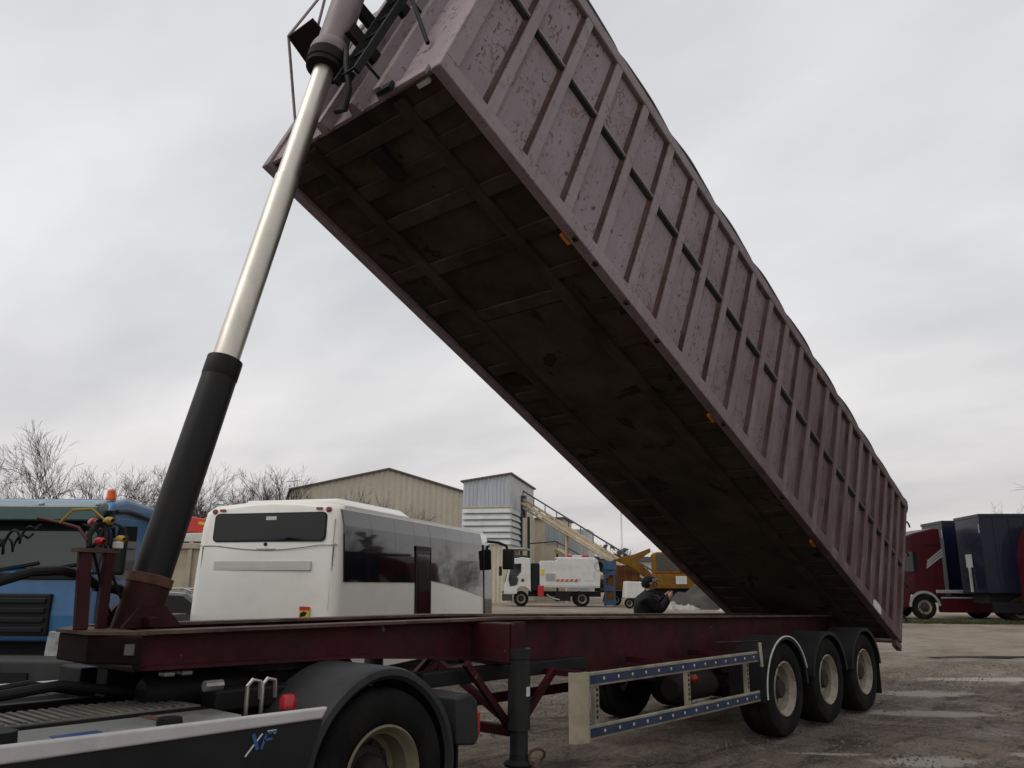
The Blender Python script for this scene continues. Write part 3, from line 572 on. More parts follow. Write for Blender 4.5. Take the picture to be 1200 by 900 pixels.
# chassis rails: I-beams, shallow over the coupling and deepening behind it
def top(x): return 1.372 if x < -4 else 1.372-(x+4)*0.0205
def bot(x):
    if x < -5.6: return 1.155-0.015*(x+7.1)
    if x < -4.0: return 1.1325-0.065*(x+5.6)
    if x < -3.1: return 1.0285-0.185*(x+4.0)
    return 0.86-0.02*(x+3.1)
XS = [-7.1, -6.4, -5.6, -4.8, -4.0, -3.5, -3.1, -2, -1, 0, 1, 2, 3, 3.42]
for yc in (0.80, 1.70):
    w = MB()
    for a, b in zip(XS[:-1], XS[1:]): w.prism([(a, bot(a)+0.02), (b, bot(b)+0.02), (b, top(b)-0.02), (a, top(a)-0.02)], 'y', yc-0.008, yc+0.008)
    wb = w.build('chassis_rail', 'chassis_red', TR)
    f1 = MB(); f2 = MB()
    for a, b in zip(XS[:-1], XS[1:]):
        f1.prism([(a, top(a)-0.02), (b, top(b)-0.02), (b, top(b)), (a, top(a))], 'y', yc-0.085, yc+0.085)
        f2.prism([(a, bot(a)), (b, bot(b)), (b, bot(b)+0.022), (a, bot(a)+0.022)], 'y', yc-0.085, yc+0.085)
    f1.build('top_flange', 'flange_worn', wb); f2.build('bottom_flange', 'chassis_red', wb)
for x in (-6.3, -5.0, -3.6, -2.2, -0.7, 0.65, 1.95, 3.2):
    MB().box(x-0.05, x+0.05, 0.81, 1.69, bot(x)+0.06, min(top(x)-0.10, bot(x)+0.24)).build('cross_beam', 'chassis_red', TR)
MB().prism([(-7.12, 0.72), (-7.12, 1.78), (-7.31, 1.44), (-7.31, 1.02)], 'z', 1.185, 1.345).build('nose_box', 'nose_grime', TR, bev=0.012)
MB().prism([(-7.08, 0.715), (-7.08, 1.785), (-7.33, 1.45), (-7.33, 1.01)], 'z', 1.347, 1.366).build('nose_plate', 'flange_worn', TR)
MB().box(-7.09, -5.2, 0.87, 1.63, 1.135, 1.153).build('coupling_plate', 'black_metal', TR)
MB().tube([(-6.0, 1.25, 1.13), (-6.0, 1.25, 1.0)], [0.06, 0.045], 16).build('king_pin', 'steel', TR, True)
MB(Matrix.Translation((-7.165, 0.79, 1.27)) @ Matrix.Rotation(-1.005, 4, 'Z')).box(-0.03, 0.03, -0.008, 0.0, -0.03, 0.03).build('type_plate', 'steel', TR)
MB().box(-6.98, -6.92, 0.98, 1.52, 1.373, 1.44).build('ram_foot', 'chassis_red', TR, bev=0.01)
for y in (1.07, 1.40): MB().prism([(-7.10, 1.373), (-6.72, 1.373), (-6.84, 1.50), (-7.0, 1.50)], 'y', y, y+0.035).build('ram_bracket', 'chassis_red', TR)
# coupling stand on the nose
STM = Matrix.Translation((0.075, 0.155, 0.02))
MB(STM).bar((-7.36, 1.05, 1.345), (-7.375, 1.09, 1.80), 0.075, 0.05, (0, 1, 0)).build('stand_post', 'chassis_red', TR, bev=0.008)
MB(STM).bar((-7.215, 1.12, 1.345), (-7.225, 1.10, 1.83), 0.06, 0.05, (0, 1, 0)).build('stand_post', 'chassis_red', TR, bev=0.008)
MB(STM).prism([(-7.44, 1.04), (-7.17, 1.08), (-7.17, 1.19), (-7.44, 1.14)], 'z', 1.80, 1.825).build('stand_plate', 'flange_worn', TR)
def knob(name, c, r, m, STM=STM):
    c = Vector(c); MB(STM).lathe([(0.001, 0.03), (r*0.8, 0.03), (r, 0.01), (r, -0.03), (r*0.5, -0.045), (r*0.5, -0.07)], c, 'y', 14).build(name, m, TR, True)
knob('air_coupling', (-7.31, 1.06, 1.865), 0.026, 'red_plastic'); knob('air_coupling', (-7.30, 1.22, 1.99), 0.025, 'red_plastic')
knob('air_coupling', (-7.23, 1.16, 2.0), 0.026, 'yellow_plastic'); knob('air_coupling', (-7.17, 1.10, 1.885), 0.025, 'yellow_plastic')
MB(STM).tube([(-7.35, 1.10, 1.83), (-7.35, 1.12, 1.9), (-7.30, 1.16, 1.98), (-7.26, 1.16, 1.98), (-7.22, 1.14, 1.9), (-7.2, 1.12, 1.83)], 0.018, 8).build('valve_block', 'black_metal', TR, True)
for k_, (a_, b_) in enumerate((((-7.33, 1.1, 1.83), (-7.2, 1.2, 2.02)), ((-7.2, 1.1, 1.83), (-7.36, 1.2, 1.97)), ((-7.29, 1.08, 1.84), (-7.24, 1.24, 1.95)), ((-7.26, 1.08, 1.83), (-7.19, 1.16, 1.96)))):
    a_ = Vector(a_); b_ = Vector(b_); MB(STM).tube([a_, a_.lerp(b_, .5)+Vector((0.03*(-1)**k_, 0, 0.05)), b_, b_+Vector((0.02, 0.03, -0.06))], 0.011, 7).build('air_pipe', 'rubber', TR, True)
MB(STM).box(-7.215, -7.165, 1.04, 1.10, 1.826, 1.87).build('socket', 'tractor_white', TR, bev=0.008)
MB(STM).tube([(-7.27, 1.14, 2.01), (-7.33, 1.18, 2.07), (-7.42, 1.24, 2.06), (-7.47, 1.28, 1.98)], 0.008, 8).build('yellow_hose', 'yellow_plastic', TR, True)
MB(STM).tube([(-7.36, 1.11, 1.87), (-7.40, 1.17, 1.95), (-7.46, 1.28, 1.98), (-7.56, 1.40, 2.01)], 0.010, 8).build('red_hose', 'hose_red', TR, True)
hp = [(-7.22, 1.22, 1.60), (-7.32, 1.2, 1.66), (-7.45, 1.2, 1.69), (-7.62, 1.2, 1.68), (-7.85, 1.2, 1.60), (-8.1, 1.2, 1.45), (-8.4, 1.2, 1.22), (-8.5, 1.2, 1.0)]
MB(STM).tube(hp, 0.030, 10).build('pressure_hose', 'rubber', TR, True)
MB(STM).tube([(-7.24, 1.22, 1.60), (-7.08, 1.24, 1.58), (-6.98, 1.25, 1.52)], 0.034, 10).build('pressure_hose', 'rubber', TR, True)
MB(STM).tube([(-7.36, 1.2, 1.70), (-7.30, 1.2, 1.665)], 0.040, 10).build('hose_fitting', 'steel', TR, True)
for (a, b) in (((-7.30, 1.15, 1.80), (-7.1, 1.2, 1.40)), ((-7.25, 1.12, 1.8), (-7.0, 1.1, 1.45))):
    a = Vector(a); b = Vector(b); MB(STM).tube([a, a.lerp(b, .4)+Vector((0.05, 0, -0.16)), a.lerp(b, .8)+Vector((0.02, 0, -0.08)), b], 0.010, 6).build('cable', 'rubber', TR, True)
# landing legs with bracing
for yl, d in ((0.36, 1), (2.14, -1)):
    lg = MB().tube([(-4.26, yl, 1.15), (-4.26, yl, 0.55)], 0.088, 24).build('landing_leg', 'leg_black', TR, True)
    MB().tube([(-4.26, yl, 0.60), (-4.26, yl, 0.36)], 0.070, 24).build('inner_leg', 'leg_black', lg, True)
    MB().tube([(-4.26, yl, 1.07), (-4.26, yl, 1.075), (-4.26, yl, 1.15), (-4.26, yl, 1.155)], [0.088, 0.094, 0.094, 0.08], 24).build('leg_cap', 'leg_black', lg, True)
    MB().lathe([(0.001, 0.0), (0.11, 0.0), (0.12, 0.02), (0.075, 0.05), (0.07, 0.09)], (-4.26, yl, 0.29), 'z', 20).build('foot', 'black_metal', lg, True)
    MB().box(-4.275, -4.235, yl-0.0905, yl-0.080, 0.80, 0.87).build('sticker', 'plate_white', lg)
    ring = [(-4.16+0.085*math.cos(a/12*2*math.pi), yl-0.10-0.02*math.sin(a), 0.34+0.07*math.sin(a/12*2*math.pi)) for a in range(13)]
    MB().tube(ring, 0.011, 6).build('crank_chain', 'rust', lg, True)
    y0, y1 = (yl+0.02, 0.79) if d > 0 else (1.71, yl-0.02)
    MB().box(-4.36, -4.18, y0, y1, 1.04, top(-4.3)-0.03).build('leg_bracket', 'chassis_red', TR, bev=0.01)
    yn = yl-0.015*d
    MB().prism([(-4.345, 1.335), (-4.335, 1.355), (-4.215, 1.355), (-4.20, 1.335), (-4.20, 0.84), (-4.345, 0.84)], 'y', yl-0.02 if d > 0 else yl-0.02, yl+0.02).build('leg_plate', 'chassis_red', TR, bev=0.008)
    MB().bar((-4.27, yl+0.09*d, 0.56), (-4.74, yl+0.12*d, 1.06), 0.05, 0.05).build('leg_brace', 'chassis_red', TR)
    MB().bar((-4.22, yl+0.09*d, 0.50), (-3.66, yl+0.12*d, 0.95), 0.05, 0.05).build('leg_brace', 'chassis_red', TR)
MB().bar((-4.26, 0.44, 0.53), (-4.26, 2.06, 0.53), 0.07, 0.07).build('leg_axle', 'chassis_red', TR)
MB().bar((-4.26, 0.44, 0.58), (-4.26, 1.25, 0.98), 0.05, 0.05).build('leg_brace', 'chassis_red', TR)
MB().bar((-4.26, 2.06, 0.58), (-4.26, 1.25, 0.98), 0.05, 0.05).build('leg_brace', 'chassis_red', TR)
MB().box(-5.1, -3.1, 0.56, 0.70, 0.90, 1.01).build('tool_beam', 'black_metal', TR, bev=0.01)
MB().box(-4.9, -3.2, 1.82, 1.94, 0.72, 0.80).build('far_guard_rail', 'chassis_red', TR, bev=0.01)
MB().bar((-3.9, 2.42, 0.42), (-0.8, 2.42, 0.42), 0.03, 0.11).build('far_guard_rail', 'chassis_red', TR)
# running gear
for i in range(3):
    x = 1.31*i
    wheel_set(TR, x, 0.03, 0.512, 0.512, 0.385, 'rim_cream')
    wheel_set(TR, x, BW-0.03, 0.512, 0.512, 0.385, 'rim_cream', flip=True)
    MB().tube([(x, 0.25, 0.512), (x, BW-0.25, 0.512)], 0.065, 16).build('axle', 'under_dark', TR, True)
    for yc in (0.80, 1.70):
        MB().bar((x-0.45, yc, 0.62), (x+0.12, yc, 0.56), 0.09, 0.07).build('trailing_arm', 'under_dark', TR)
        MB().box(x-0.52, x-0.40, yc-0.07, yc+0.07, 0.56, bot(x)+0.01).build('hanger', 'chassis_red', TR)
        MB().lathe([(0.10, 0.0), (0.13, 0.03), (0.12, 0.10), (0.135, 0.16), (0.10, 0.19)], (x+0.22, yc, 0.60), 'z', 18).build('air_spring', 'rubber', TR, True)
    MB().tube([(x+0.1, 0.45, 0.60), (x+0.1, 0.7, 0.64)], 0.075, 14).build('brake_chamber', 'steel', TR, True)
    for y0, y1, near in ((0.0, 0.44, True), (BW-0.44, BW, False)):
        g_ = MB().arc((x, 0.512), 0.565, 0.578, 8 if i else 2, 172 if i else 184, 'y', y0+0.02, y1, 22)
        mg = g_.build('mudguard', 'mud_plastic', TR, True)
        yy = y0 if near else y1-0.02
        lip = MB().arc((x, 0.512), 0.535, 0.580, 8 if i else 2, 172 if i else 184, 'y', yy+0.006, yy+0.020, 22); lip.build('mudguard_lip', 'mud_plastic', mg, True)
        if i == 0 and near:
            MB().arc((x, 0.512), 0.566, 0.580, 20, 186, 'y', -0.006, 0.005, 24).build('white_edging', 'plate_white', mg)
    # flat front apron of the first mudguard
    if i == 0:
        MB().box(-0.585, -0.572, 0.02, 0.44, 0.42, 0.95).build('mud_flap', 'mud_plastic', TR)
MB().box(3.20, 3.212, 0.04, 0.42, 0.18, 0.80).build('mud_flap', 'rubber', TR)
MB().box(3.30, 3.40, 0.15, BW-0.15, 0.50, 0.60).build('rear_bumper', 'black_metal', TR, bev=0.01)
MB().box(3.40, 3.46, 0.20, 0.50, 0.78, 0.92).build('tail_lamp', 'red_lamp', TR)
MB().box(3.28, 3.40, 0.72, 0.86, 0.58, 0.95).build('bumper_bracket', 'chassis_red', TR)
for yc in (0.74, 1.68): MB().prism([(3.1, 0.95), (3.4, 1.12), (4.15, 0.88), (4.2, 0.70), (3.9, 0.62), (3.1, 0.72)], 'y', yc, yc+0.08).build('hinge_bracket', 'chassis_red', TR, bev=0.01)
MB().tube([(4.02, 0.6, 0.76), (4.02, BW-0.6, 0.76)], 0.05, 14).build('hinge_pin', 'under_dark', TR, True)
# air tank + box seen behind the side guard
MB().tube([(-1.75, 0.50, 0.62), (-1.70, 0.50, 0.62), (-1.0, 0.50, 0.62), (-0.95, 0.50, 0.62)], [0.10, 0.14, 0.14, 0.10], 20).build('air_tank', 'under_dark', TR, True)
MB().tube([(-1.5, 0.10, 1.08), (-0.72, 0.06, 1.06), (-0.62, 0.02, 1.06)], 0.010, 6).build('guard_stay', 'black_metal', TR, True)
MB().tube([(-0.70, 0.0, 1.05), (-0.70, -0.01, 0.80)], 0.022, 8).build('grab_handle', 'steel', TR, True)
knob('drain_knob', (-1.55, 0.35, 0.72), 0.04, 'red_lamp', Matrix())
# near side guard
sg = MB().box(-3.83, -0.74, 0.006, 0.030, 0.853, 0.962).build('side_guard', 'alu_guard', TR, bev=0.006)
MB().box(-3.83, -0.74, 0.006, 0.030, 0.455, 0.562).build('lower_rail', 'alu_guard', sg, bev=0.006)
for z in (0.853, 0.455):
    MB().box(-3.80, -0.76, -0.002, 0.004, z+0.020, z+0.086).build('reflective_tape', 'blue_tape', sg)
    for k in range(14):
        x = -3.62+k*0.212
        MB().lathe([(0.001, -0.008), (0.010, -0.008), (0.015, -0.003)], (x, 0, z+0.053), 'y', 8).build('rivet', 'white_dot', sg)
for x in (-3.70, -2.22, -0.98):
    up_ = MB().box(x, x+0.06, 0.034, 0.075, 0.46, 0.955).build('upright', 'alu_guard', sg, bev=0.004)
    for k in range(6): MB().box(x+0.02, x+0.036, 0.028, 0.0335, 0.60+k*0.042, 0.622+k*0.042).build('slot', 'trim_black', up_)
    MB().box(x, x+0.06, 0.076, 0.72, 0.90, 0.95).build('guard_arm', 'chassis_red', sg)
pl = [(-3.835, -0.004), (-3.91, 0.0), (-3.965, 0.03), (-3.99, 0.08), (-3.975, 0.082), (-3.95, 0.042), (-3.905, 0.018), (-3.835, 0.022)]
MB().prism(pl, 'z', 0.445, 0.968).build('end_post', 'cream_post', sg, True)

# ------------------------------------------------------------------ the tractor under the trailer's nose
TX = -5.86
TC = thing('tractor_unit', 'white and grey tractor unit coupled under the front of the raised tipper trailer', 'truck', (TX, 0, 0))
def tx(x): return x-TX
wheel_set(TC, 0, 0.05, 0.505, 0.505, 0.30, 'rim_gold', dish=0.20)
wheel_set(TC, 0, 0.38, 0.505, 0.505, 0.30, 'rim_gold', dish=0.10)
wheel_set(TC, 0, 2.42, 0.505, 0.505, 0.30, 'rim_gold', dish=0.20, flip=True)
wheel_set(TC, 0, 2.09, 0.505, 0.505, 0.30, 'rim_gold', dish=0.10, flip=True)
for y, fl in ((0.05, False), (2.42, True)): wheel_set(TC, tx(-9.72), y, 0.52, 0.52, 0.315, 'rim_gold', dish=0.02, flip=fl)
MB().tube([(0, 0.4, 0.505), (0, 2.1, 0.505)], 0.10, 16).lathe([(0.001, -0.22), (0.2, -0.15), (0.23, 0), (0.2, 0.15), (0.001, 0.22)], (0, 1.24, 0.505), 'y', 18).build('axle', 'black_metal', TC, True)
for y in (0.82, 1.60):
    MB().box(tx(-10.6), tx(-4.98), y, y+0.075, 0.70, 0.93).build('frame_rail', 'black_metal', TC, bev=0.008)
for x in (-8.3, -7.2, -6.6, -5.1): MB().box(tx(x), tx(x)+0.12, 0.90, 1.60, 0.74, 0.90).build('cross_member', 'black_metal', TC)
# fifth wheel with its pedestal
fwp = MB(); n = 28
poly = []
for k in range(n+1):
    a = R(-150+300*k/n); poly.append((tx(-6.0)+0.0-0.44*math.cos(a)*1.0, 1.25+0.44*math.sin(a)))
poly += [(tx(-5.45), 1.25+0.22), (tx(-5.75), 1.25+0.05), (tx(-5.75), 1.25-0.05), (tx(-5.45), 1.25-0.22)]
fwp.prism(poly, 'z', 1.085, 1.13).build('fifth_wheel', 'black_metal', TC)
for y in (0.88, 1.48): MB().prism([(tx(-6.3), 0.935), (tx(-5.7), 0.935), (tx(-5.88), 1.08), (tx(-6.12), 1.08)], 'y', y, y+0.13).build('pedestal', 'black_metal', TC)
for i in range(2): MB(Matrix.Translation((tx(-6.9)+i*0.11, 0.86, 1.12))).box(-0.03, 0.04, -0.04, 0.04, -0.02, 0.012).build('grease_fitting', 'steel', TC, bev=0.008)
# catwalk of pressed planks, rails beside it
cw = MB().box(tx(-8.65), tx(-6.75), 0.70, 1.16, 0.930, 0.942).build('catwalk', 'chequer', TC)
bars = 34
for k in range(bars):
    x = tx(-8.62)+k*0.054
    MB().box(x, x+0.026, 0.72, 1.14, 0.9425, 0.951).build('tread_bar', 'chequer', cw)
MB().box(tx(-8.65), tx(-6.72), 0.675, 0.698, 0.80, 0.935).build('catwalk_edge', 'black_metal', TC)
MB().tube([(tx(-8.6), 1.30, 1.02), (tx(-7.7), 1.24, 1.02), (tx(-7.35), 1.22, 1.06), (tx(-6.9), 1.22, 0.98)], 0.03, 10).build('hose_bundle', 'rubber', TC, True)
MB().tube([(tx(-8.6), 1.42, 1.0), (tx(-7.9), 1.36, 1.02), (tx(-7.5), 1.3, 1.07), (tx(-7.2), 1.32, 1.0)], 0.022, 10).build('hose_bundle', 'rubber', TC, True)
# curly air lines from the cab to the trailer's nose
for j, (y, m_) in enumerate(((1.42, 'rubber'), (1.52, 'rubber'))):
    pts = []
    a = Vector((tx(-8.55), y+0.1, 1.75)); b = Vector((tx(-7.52), y-0.04, 1.98-0.05*j))
    for k in range(240):
        t = k/239; base = a.lerp(b, t)+Vector((0, 0, -0.16*math.sin(math.pi*t)))
        ang = t*13*2*math.pi; rr = 0.055*min(1, t*8, (1-t)*8)
        pts.append(base+Vector((0, math.cos(ang)*rr, math.sin(ang)*rr)))
    MB().tube(pts, 0.008, 6).build('coiled_air_line', m_, TC, True)
# side skirts with white top strip, XF lettering, tank behind
for sgn, ys in ((1, 0.02), (-1, BW-0.02)):
    def yy(d): return ys+sgn*d
    p = [(tx(-8.72), 0.18), (tx(-6.62), 0.18), (tx(-6.36), 0.89), (tx(-8.72), 0.885)]
    sk = MB().prism(p, 'y', min(yy(0.012), yy(0.035)), max(yy(0.012), yy(0.035))).build('side_skirt', 'skirt_dark', TC)
    MB().prism([(tx(-8.72), 0.888), (tx(-6.375), 0.895), (tx(-6.335), 0.955), (tx(-8.72), 0.972)], 'y', min(yy(-0.005), yy(0.04)), max(yy(-0.005), yy(0.04))).build('skirt_strip', 'tractor_white', sk, bev=0.012, seg=3)
    tk = MB(); n = 20
    tkp = [(0.16, 0.42), (0.16, 0.80), (0.20, 0.89), (0.27, 0.93), (0.58, 0.93), (0.64, 0.89), (0.66, 0.78), (0.66, 0.42), (0.58, 0.34), (0.24, 0.34)]
    tkp = [(yy(a), b) for a, b in tkp]
    t_ = MB().prism(tkp, 'x', tx(-8.4), tx(-6.72)).build('fuel_tank', 'alu_tank' if sgn > 0 else 'black_metal', TC, bev=0.02, seg=3)
    MB().tube([(tx(-7.15), yy(0.26), 0.92), (tx(-7.15), yy(0.26), 0.96)], [0.07, 0.06], 16).build('tank_cap', 'black_metal', t_, True)
    MB().tube([(tx(-7.95), yy(0.28), 0.92), (tx(-7.95), yy(0.28), 0.985)], [0.085, 0.08], 18).build('tank_cap', 'black_metal', t_, True)
    for x in (-8.0, -7.1): MB().prism([(yy(a-0.004 if a < .4 else a+.004), b+(0.004 if b > .6 else -.004)) for a, b in [((c[0]-ys)*sgn, c[1]) for c in tkp]], 'x', tx(x)-0.06, tx(x)+0.0).build('tank_strap', 'rust' if sgn > 0 else 'black_metal', t_)
    if sgn > 0:
        MB().prism([(tx(-7.72), 0.22), (tx(-7.50), 0.22), (tx(-7.50), 0.32), (tx(-7.72), 0.32)], 'z', 0.9305, 0.933).build('blue_label', 'logo_blue', t_)
        def stroke(pts, w, m, y=-0.002):       # flat painted lettering, slanted
            q = MB(); 
            for (a, b) in zip(pts[:-1], pts[1:]):
                d = (Vector(b)-Vector(a)).normalized(); nrm = Vector((-d.y, d.x))*w/2
                P_ = [Vector(a)-nrm-d*w*.3, Vector(b)-nrm+d*w*.3, Vector(b)+nrm+d*w*.3, Vector(a)+nrm-d*w*.3]
                q.prism([(tx(-6.775)+c.x*0.66, 0.79+c.y*0.66) for c in P_], 'y', ys+0.012-0.004+y, ys+0.0115)
            return q.build('lettering', m, sk)
        stroke([(-0.045, 0.105), (-0.005, 0.0)], 0.030, 'logo_blue'); stroke([(-0.105, -0.045), (0.035, 0.105)], 0.011, 'logo_white', -0.001)
        stroke([(0.035, -0.005), (0.075, 0.105)], 0.020, 'logo_blue'); stroke([(0.075, 0.105), (0.165, 0.112)], 0.020, 'logo_blue'); stroke([(0.06, 0.055), (0.125, 0.060)], 0.018, 'logo_blue')
        stroke([(0.150, 0.095), (0.168, 0.122), (0.085, 0.122)], 0.007, 'logo_white', -0.001)
    # fender over the drive wheels
    y0, y1 = sorted((yy(0.03), yy(0.66)))
    ring = MB(); segs = 26; prof = []
    for k in range(segs+1):
        a = R(-8+196*k/segs); cx, cz = 0.0, 0.505
        r = 0.60+0.02*math.sin(a)**8
        prof.append((cx+r*math.cos(a)*1.0, cz+r*math.sin(a)+0.015))
    V = []; F = []
    cross = [(0.055, -0.075), (0.030, -0.05), (0.035, -0.012), (0.07, 0.0), (0.66, 0.0), (0.66, -0.02), (0.085, -0.022), (0.055, -0.035)]
    for (px_, pz_) in prof:
        d = Vector((px_, pz_-0.505)).normalized()
        for (cy, cr_) in cross: V.append((px_+d.x*cr_, yy(cy), pz_+d.y*cr_))
    nc = len(cross)
    for k in range(segs):
        for j in range(nc): F.append((k*nc+j, k*nc+(j+1) % nc, (k+1)*nc+(j+1) % nc, (k+1)*nc+j))
    F.append(tuple(range(nc))); F.append(tuple(reversed(range(segs*nc, (segs+1)*nc))))
    q = MB(); q.v = V; q.f = F; fe = q.build('fender', 'grey_plastic', TC, True, ang=50)
    # rear mud flap and lamp cluster
    MB().box(tx(-5.23), tx(-5.215), min(yy(.05), yy(.64)), max(yy(.05), yy(.64)), 0.22, 0.62).build('mud_flap', 'rubber', TC)
    lb = MB().prism([(tx(-5.25), 0.60), (tx(-5.07), 0.58), (tx(-5.03), 0.62), (tx(-5.05), 0.86), (tx(-5.12), 0.92), (tx(-5.26), 0.90)], 'y', min(yy(.03), yy(.48)), max(yy(.03), yy(.48))).build('lamp_housing', 'grey_plastic', TC, bev=0.02, seg=3)
    MB().box(tx(-5.075), tx(-5.005), min(yy(.045), yy(.46)), max(yy(.045), yy(.46)), 0.635, 0.795).build('tail_lamp', 'red_plastic', lb, bev=0.015, seg=3)
MB().lathe([(0.05, 0.0), (0.05, 0.05), (0.035, 0.075), (0.001, 0.08)], (tx(-6.42), 0.30, 0.93), 'z', 16).build('red_cap', 'red_plastic', TC, True)
for x in (-6.62, -6.52): MB().tube([(tx(x), 0.42, 0.90), (tx(x), 0.42, 1.06), (tx(x)+0.03, 0.42, 1.09), (tx(x)+0.08, 0.42, 1.08), (tx(x)+0.09, 0.42, 0.98)], 0.013, 8).build('pipe_handle', 'steel', TC, True)
MB().tube([(tx(-6.85), 0.5, 1.07), (tx(-6.74), 0.5, 1.07)], 0.03, 10).build('pipe_fitting', 'steel', TC, True)
MB().box(tx(-6.7), tx(-6.15), 0.62, 0.80, 0.90, 1.02).build('battery_box', 'black_metal', TC, bev=0.015)
MB().tube([(tx(-6.95), 1.05, 0.99), (tx(-6.9), 1.05, 0.99), (tx(-6.25), 1.05, 0.99), (tx(-6.2), 1.05, 0.99)], [0.08, 0.12, 0.12, 0.08], 16).build('air_tank', 'black_metal', TC, True)
MB().box(tx(-7.0), tx(-6.25), 1.42, 1.58, 0.935, 1.11).build('valve_case', 'black_metal', TC, bev=0.01)
MB().box(tx(-7.05), tx(-6.15), 1.70, 2.05, 0.80, 1.10).build('battery_case', 'black_metal', TC, bev=0.01)
# cab (beyond the left edge of the picture)
cb = MB().prism([(tx(-11.0), 1.0), (tx(-8.78), 1.0), (tx(-8.72), 1.3), (tx(-8.72), 3.3), (tx(-8.9), 3.7), (tx(-10.3), 3.75), (tx(-10.75), 3.2), (tx(-11.05), 1.9)], 'y', 0.03, BW-0.03).build('cab', 'tractor_white', TC, bev=0.06, seg=3)
MB().prism([(tx(-10.98), 2.0), (tx(-10.72), 2.95), (tx(-10.74), 2.95), (tx(-11.02), 2.0)], 'y', 0.15, BW-0.15).build('windscreen', 'windscreen', cb)
MB().prism([(tx(-10.75), 1.95), (tx(-9.9), 1.95), (tx(-9.9), 2.65), (tx(-10.55), 2.65)], 'y', 0.022, 0.028).build('side_window', 'dark_glass', cb)
MB().box(tx(-10.95), tx(-8.8), 0.08, BW-0.08, 0.45, 0.995).build('cab_step', 'grey_plastic', TC, bev=0.03)

# ------------------------------------------------------------------ blue truck behind the ram
RZ = -YAW
BT = thing('blue_truck', 'blue truck with dark teal sun visor and orange beacon, facing the camera behind the ram', 'truck', stand(-6.16, 10.0), RZ)
hw = 1.15
# cab shell: section in y (back) / z, swept across
cabp = [(0.02, 0.95), (0.0, 1.25), (0.03, 1.72), (0.10, 1.80), (0.28, 2.44), (0.40, 2.62), (0.75, 2.69), (1.60, 2.66), (1.70, 2.58), (1.72, 0.95)]
bc = MB().prism(cabp, 'x', -hw, hw).build('cab', 'truck_blue', BT, bev=0.05, seg=3)
for sx in (-1, 1):
    xw = sx*(hw+0.004)
    def sd(a, b): return (min(sx*a, sx*b), max(sx*a, sx*b))
    x0, x1 = sd(hw+0.001, hw+0.012)
    dr = MB().prism([(0.20, 1.05), (0.20, 1.75), (0.42, 2.42), (1.15, 2.45), (1.18, 1.05)], 'x', x0, x1).build('door', 'truck_blue', bc, bev=0.006)
    MB().prism([(0.36, 1.78), (0.52, 2.33), (1.04, 2.36), (1.06, 1.72), (0.7, 1.66)], 'x', *sd(hw+0.012, hw+0.018)).build('side_window', 'dark_glass', bc)
    MB().tube([(sx*(hw+.02), 0.40, 2.50), (sx*(hw+.02), 0.75, 2.53), (sx*(hw+.02), 1.68, 2.46)], 0.028, 8).build('rain_gutter', 'trim_black', bc, True)
    MB().bar((sx*(hw-0.02), 0.06, 1.74), (sx*(hw-0.02), 0.33, 2.50), 0.10, 0.06, (0, 1, 0)).build('pillar', 'trim_black', bc)
    MB().box(*sd(hw+0.16, hw+0.32), 0.10, 0.18, 1.72, 2.20).build('mirror', 'trim_black', bc, bev=0.04, seg=3)
    MB().tube([(sx*(hw-0.02), 0.2, 2.4), (sx*(hw+0.25), 0.18, 2.28), (sx*(hw+0.28), 0.2, 2.1)], 0.018, 8).build('mirror_arm', 'trim_black', bc, True)
    hl = MB().prism([(-0.03, 0.80), (0.02, 0.72), (0.16, 0.78), (0.18, 1.06), (0.0, 1.08)], 'x', *sd(0.72, 1.12)).build('headlight', 'lamp_glass', BT, bev=0.02)
    MB().box(*sd(0.95, 0.965), -0.034, 0.02, 0.75, 1.08).build('lamp_divider', 'trim_grey', hl)
MB().prism([(0.075, 1.80), (0.245, 2.40), (0.27, 2.40), (0.10, 1.80)], 'x', -1.06, 1.06).build('windscreen', 'windscreen', bc)
MB().prism([(0.20, 2.60), (0.03, 2.54), (0.02, 2.36), (0.06, 2.36), (0.28, 2.46), (0.30, 2.58)], 'x', -1.14, 1.12).build('sun_visor', 'visor_teal', bc, bev=0.02, seg=3)
for x in (-0.85, 0.35, 1.05):
    MB().box(x, x+0.06, 0.06, 0.12, 2.555, 2.59).build('marker_lamp', 'plate_white', bc, bev=0.01)
MB().box(-1.13, 1.13, 0.005, 0.06, 1.66, 1.745).build('cowl', 'trim_black', bc, bev=0.015)
for x in (-0.9, -0.1, 0.45):
    MB().bar((x, 0.05, 1.76), (x+0.55, 0.08, 1.86), 0.03, 0.03).build('wiper', 'trim_black', bc)
gr = MB().box(-0.75, 0.72, -0.03, 0.03, 1.02, 1.50).build('grille', 'trim_black', BT, bev=0.02)
for k in range(4): MB().box(-0.70, 0.67, -0.055, -0.031, 1.06+k*0.11, 1.12+k*0.11).build('grille_slat', 'trim_black', gr, bev=0.01)
MB().prism([(-0.10, 0.45), (-0.12, 0.75), (-0.04, 0.80), (0.3, 0.80), (0.3, 0.42), (-0.04, 0.40)], 'x', -hw, hw).build('bumper', 'trim_grey', BT, bev=0.03, seg=3)
MB().box(-0.62, 0.62, -0.135, -0.10, 0.50, 0.62).build('bumper_intake', 'trim_black', BT)
MB().box(-0.26, 0.26, -0.145, -0.122, 0.64, 0.75).build('number_plate', 'plate_white', BT)
MB().prism([(0.3, 0.45), (0.35, 0.94), (1.72, 0.94), (1.72, 0.5), (1.55, 0.5), (1.35, 0.88), (0.75, 0.88), (0.52, 0.45)], 'x', -hw+0.02, hw-0.02).build('wheel_arch', 'trim_black', BT)
for sx in (-1, 1): wheel_set(BT, sx*(hw-0.04), 1.05, 0.48, 0.48, 0.28, 'rim_gold', flip=False).rotation_euler = (0, 0, R(90) if sx > 0 else R(-90))
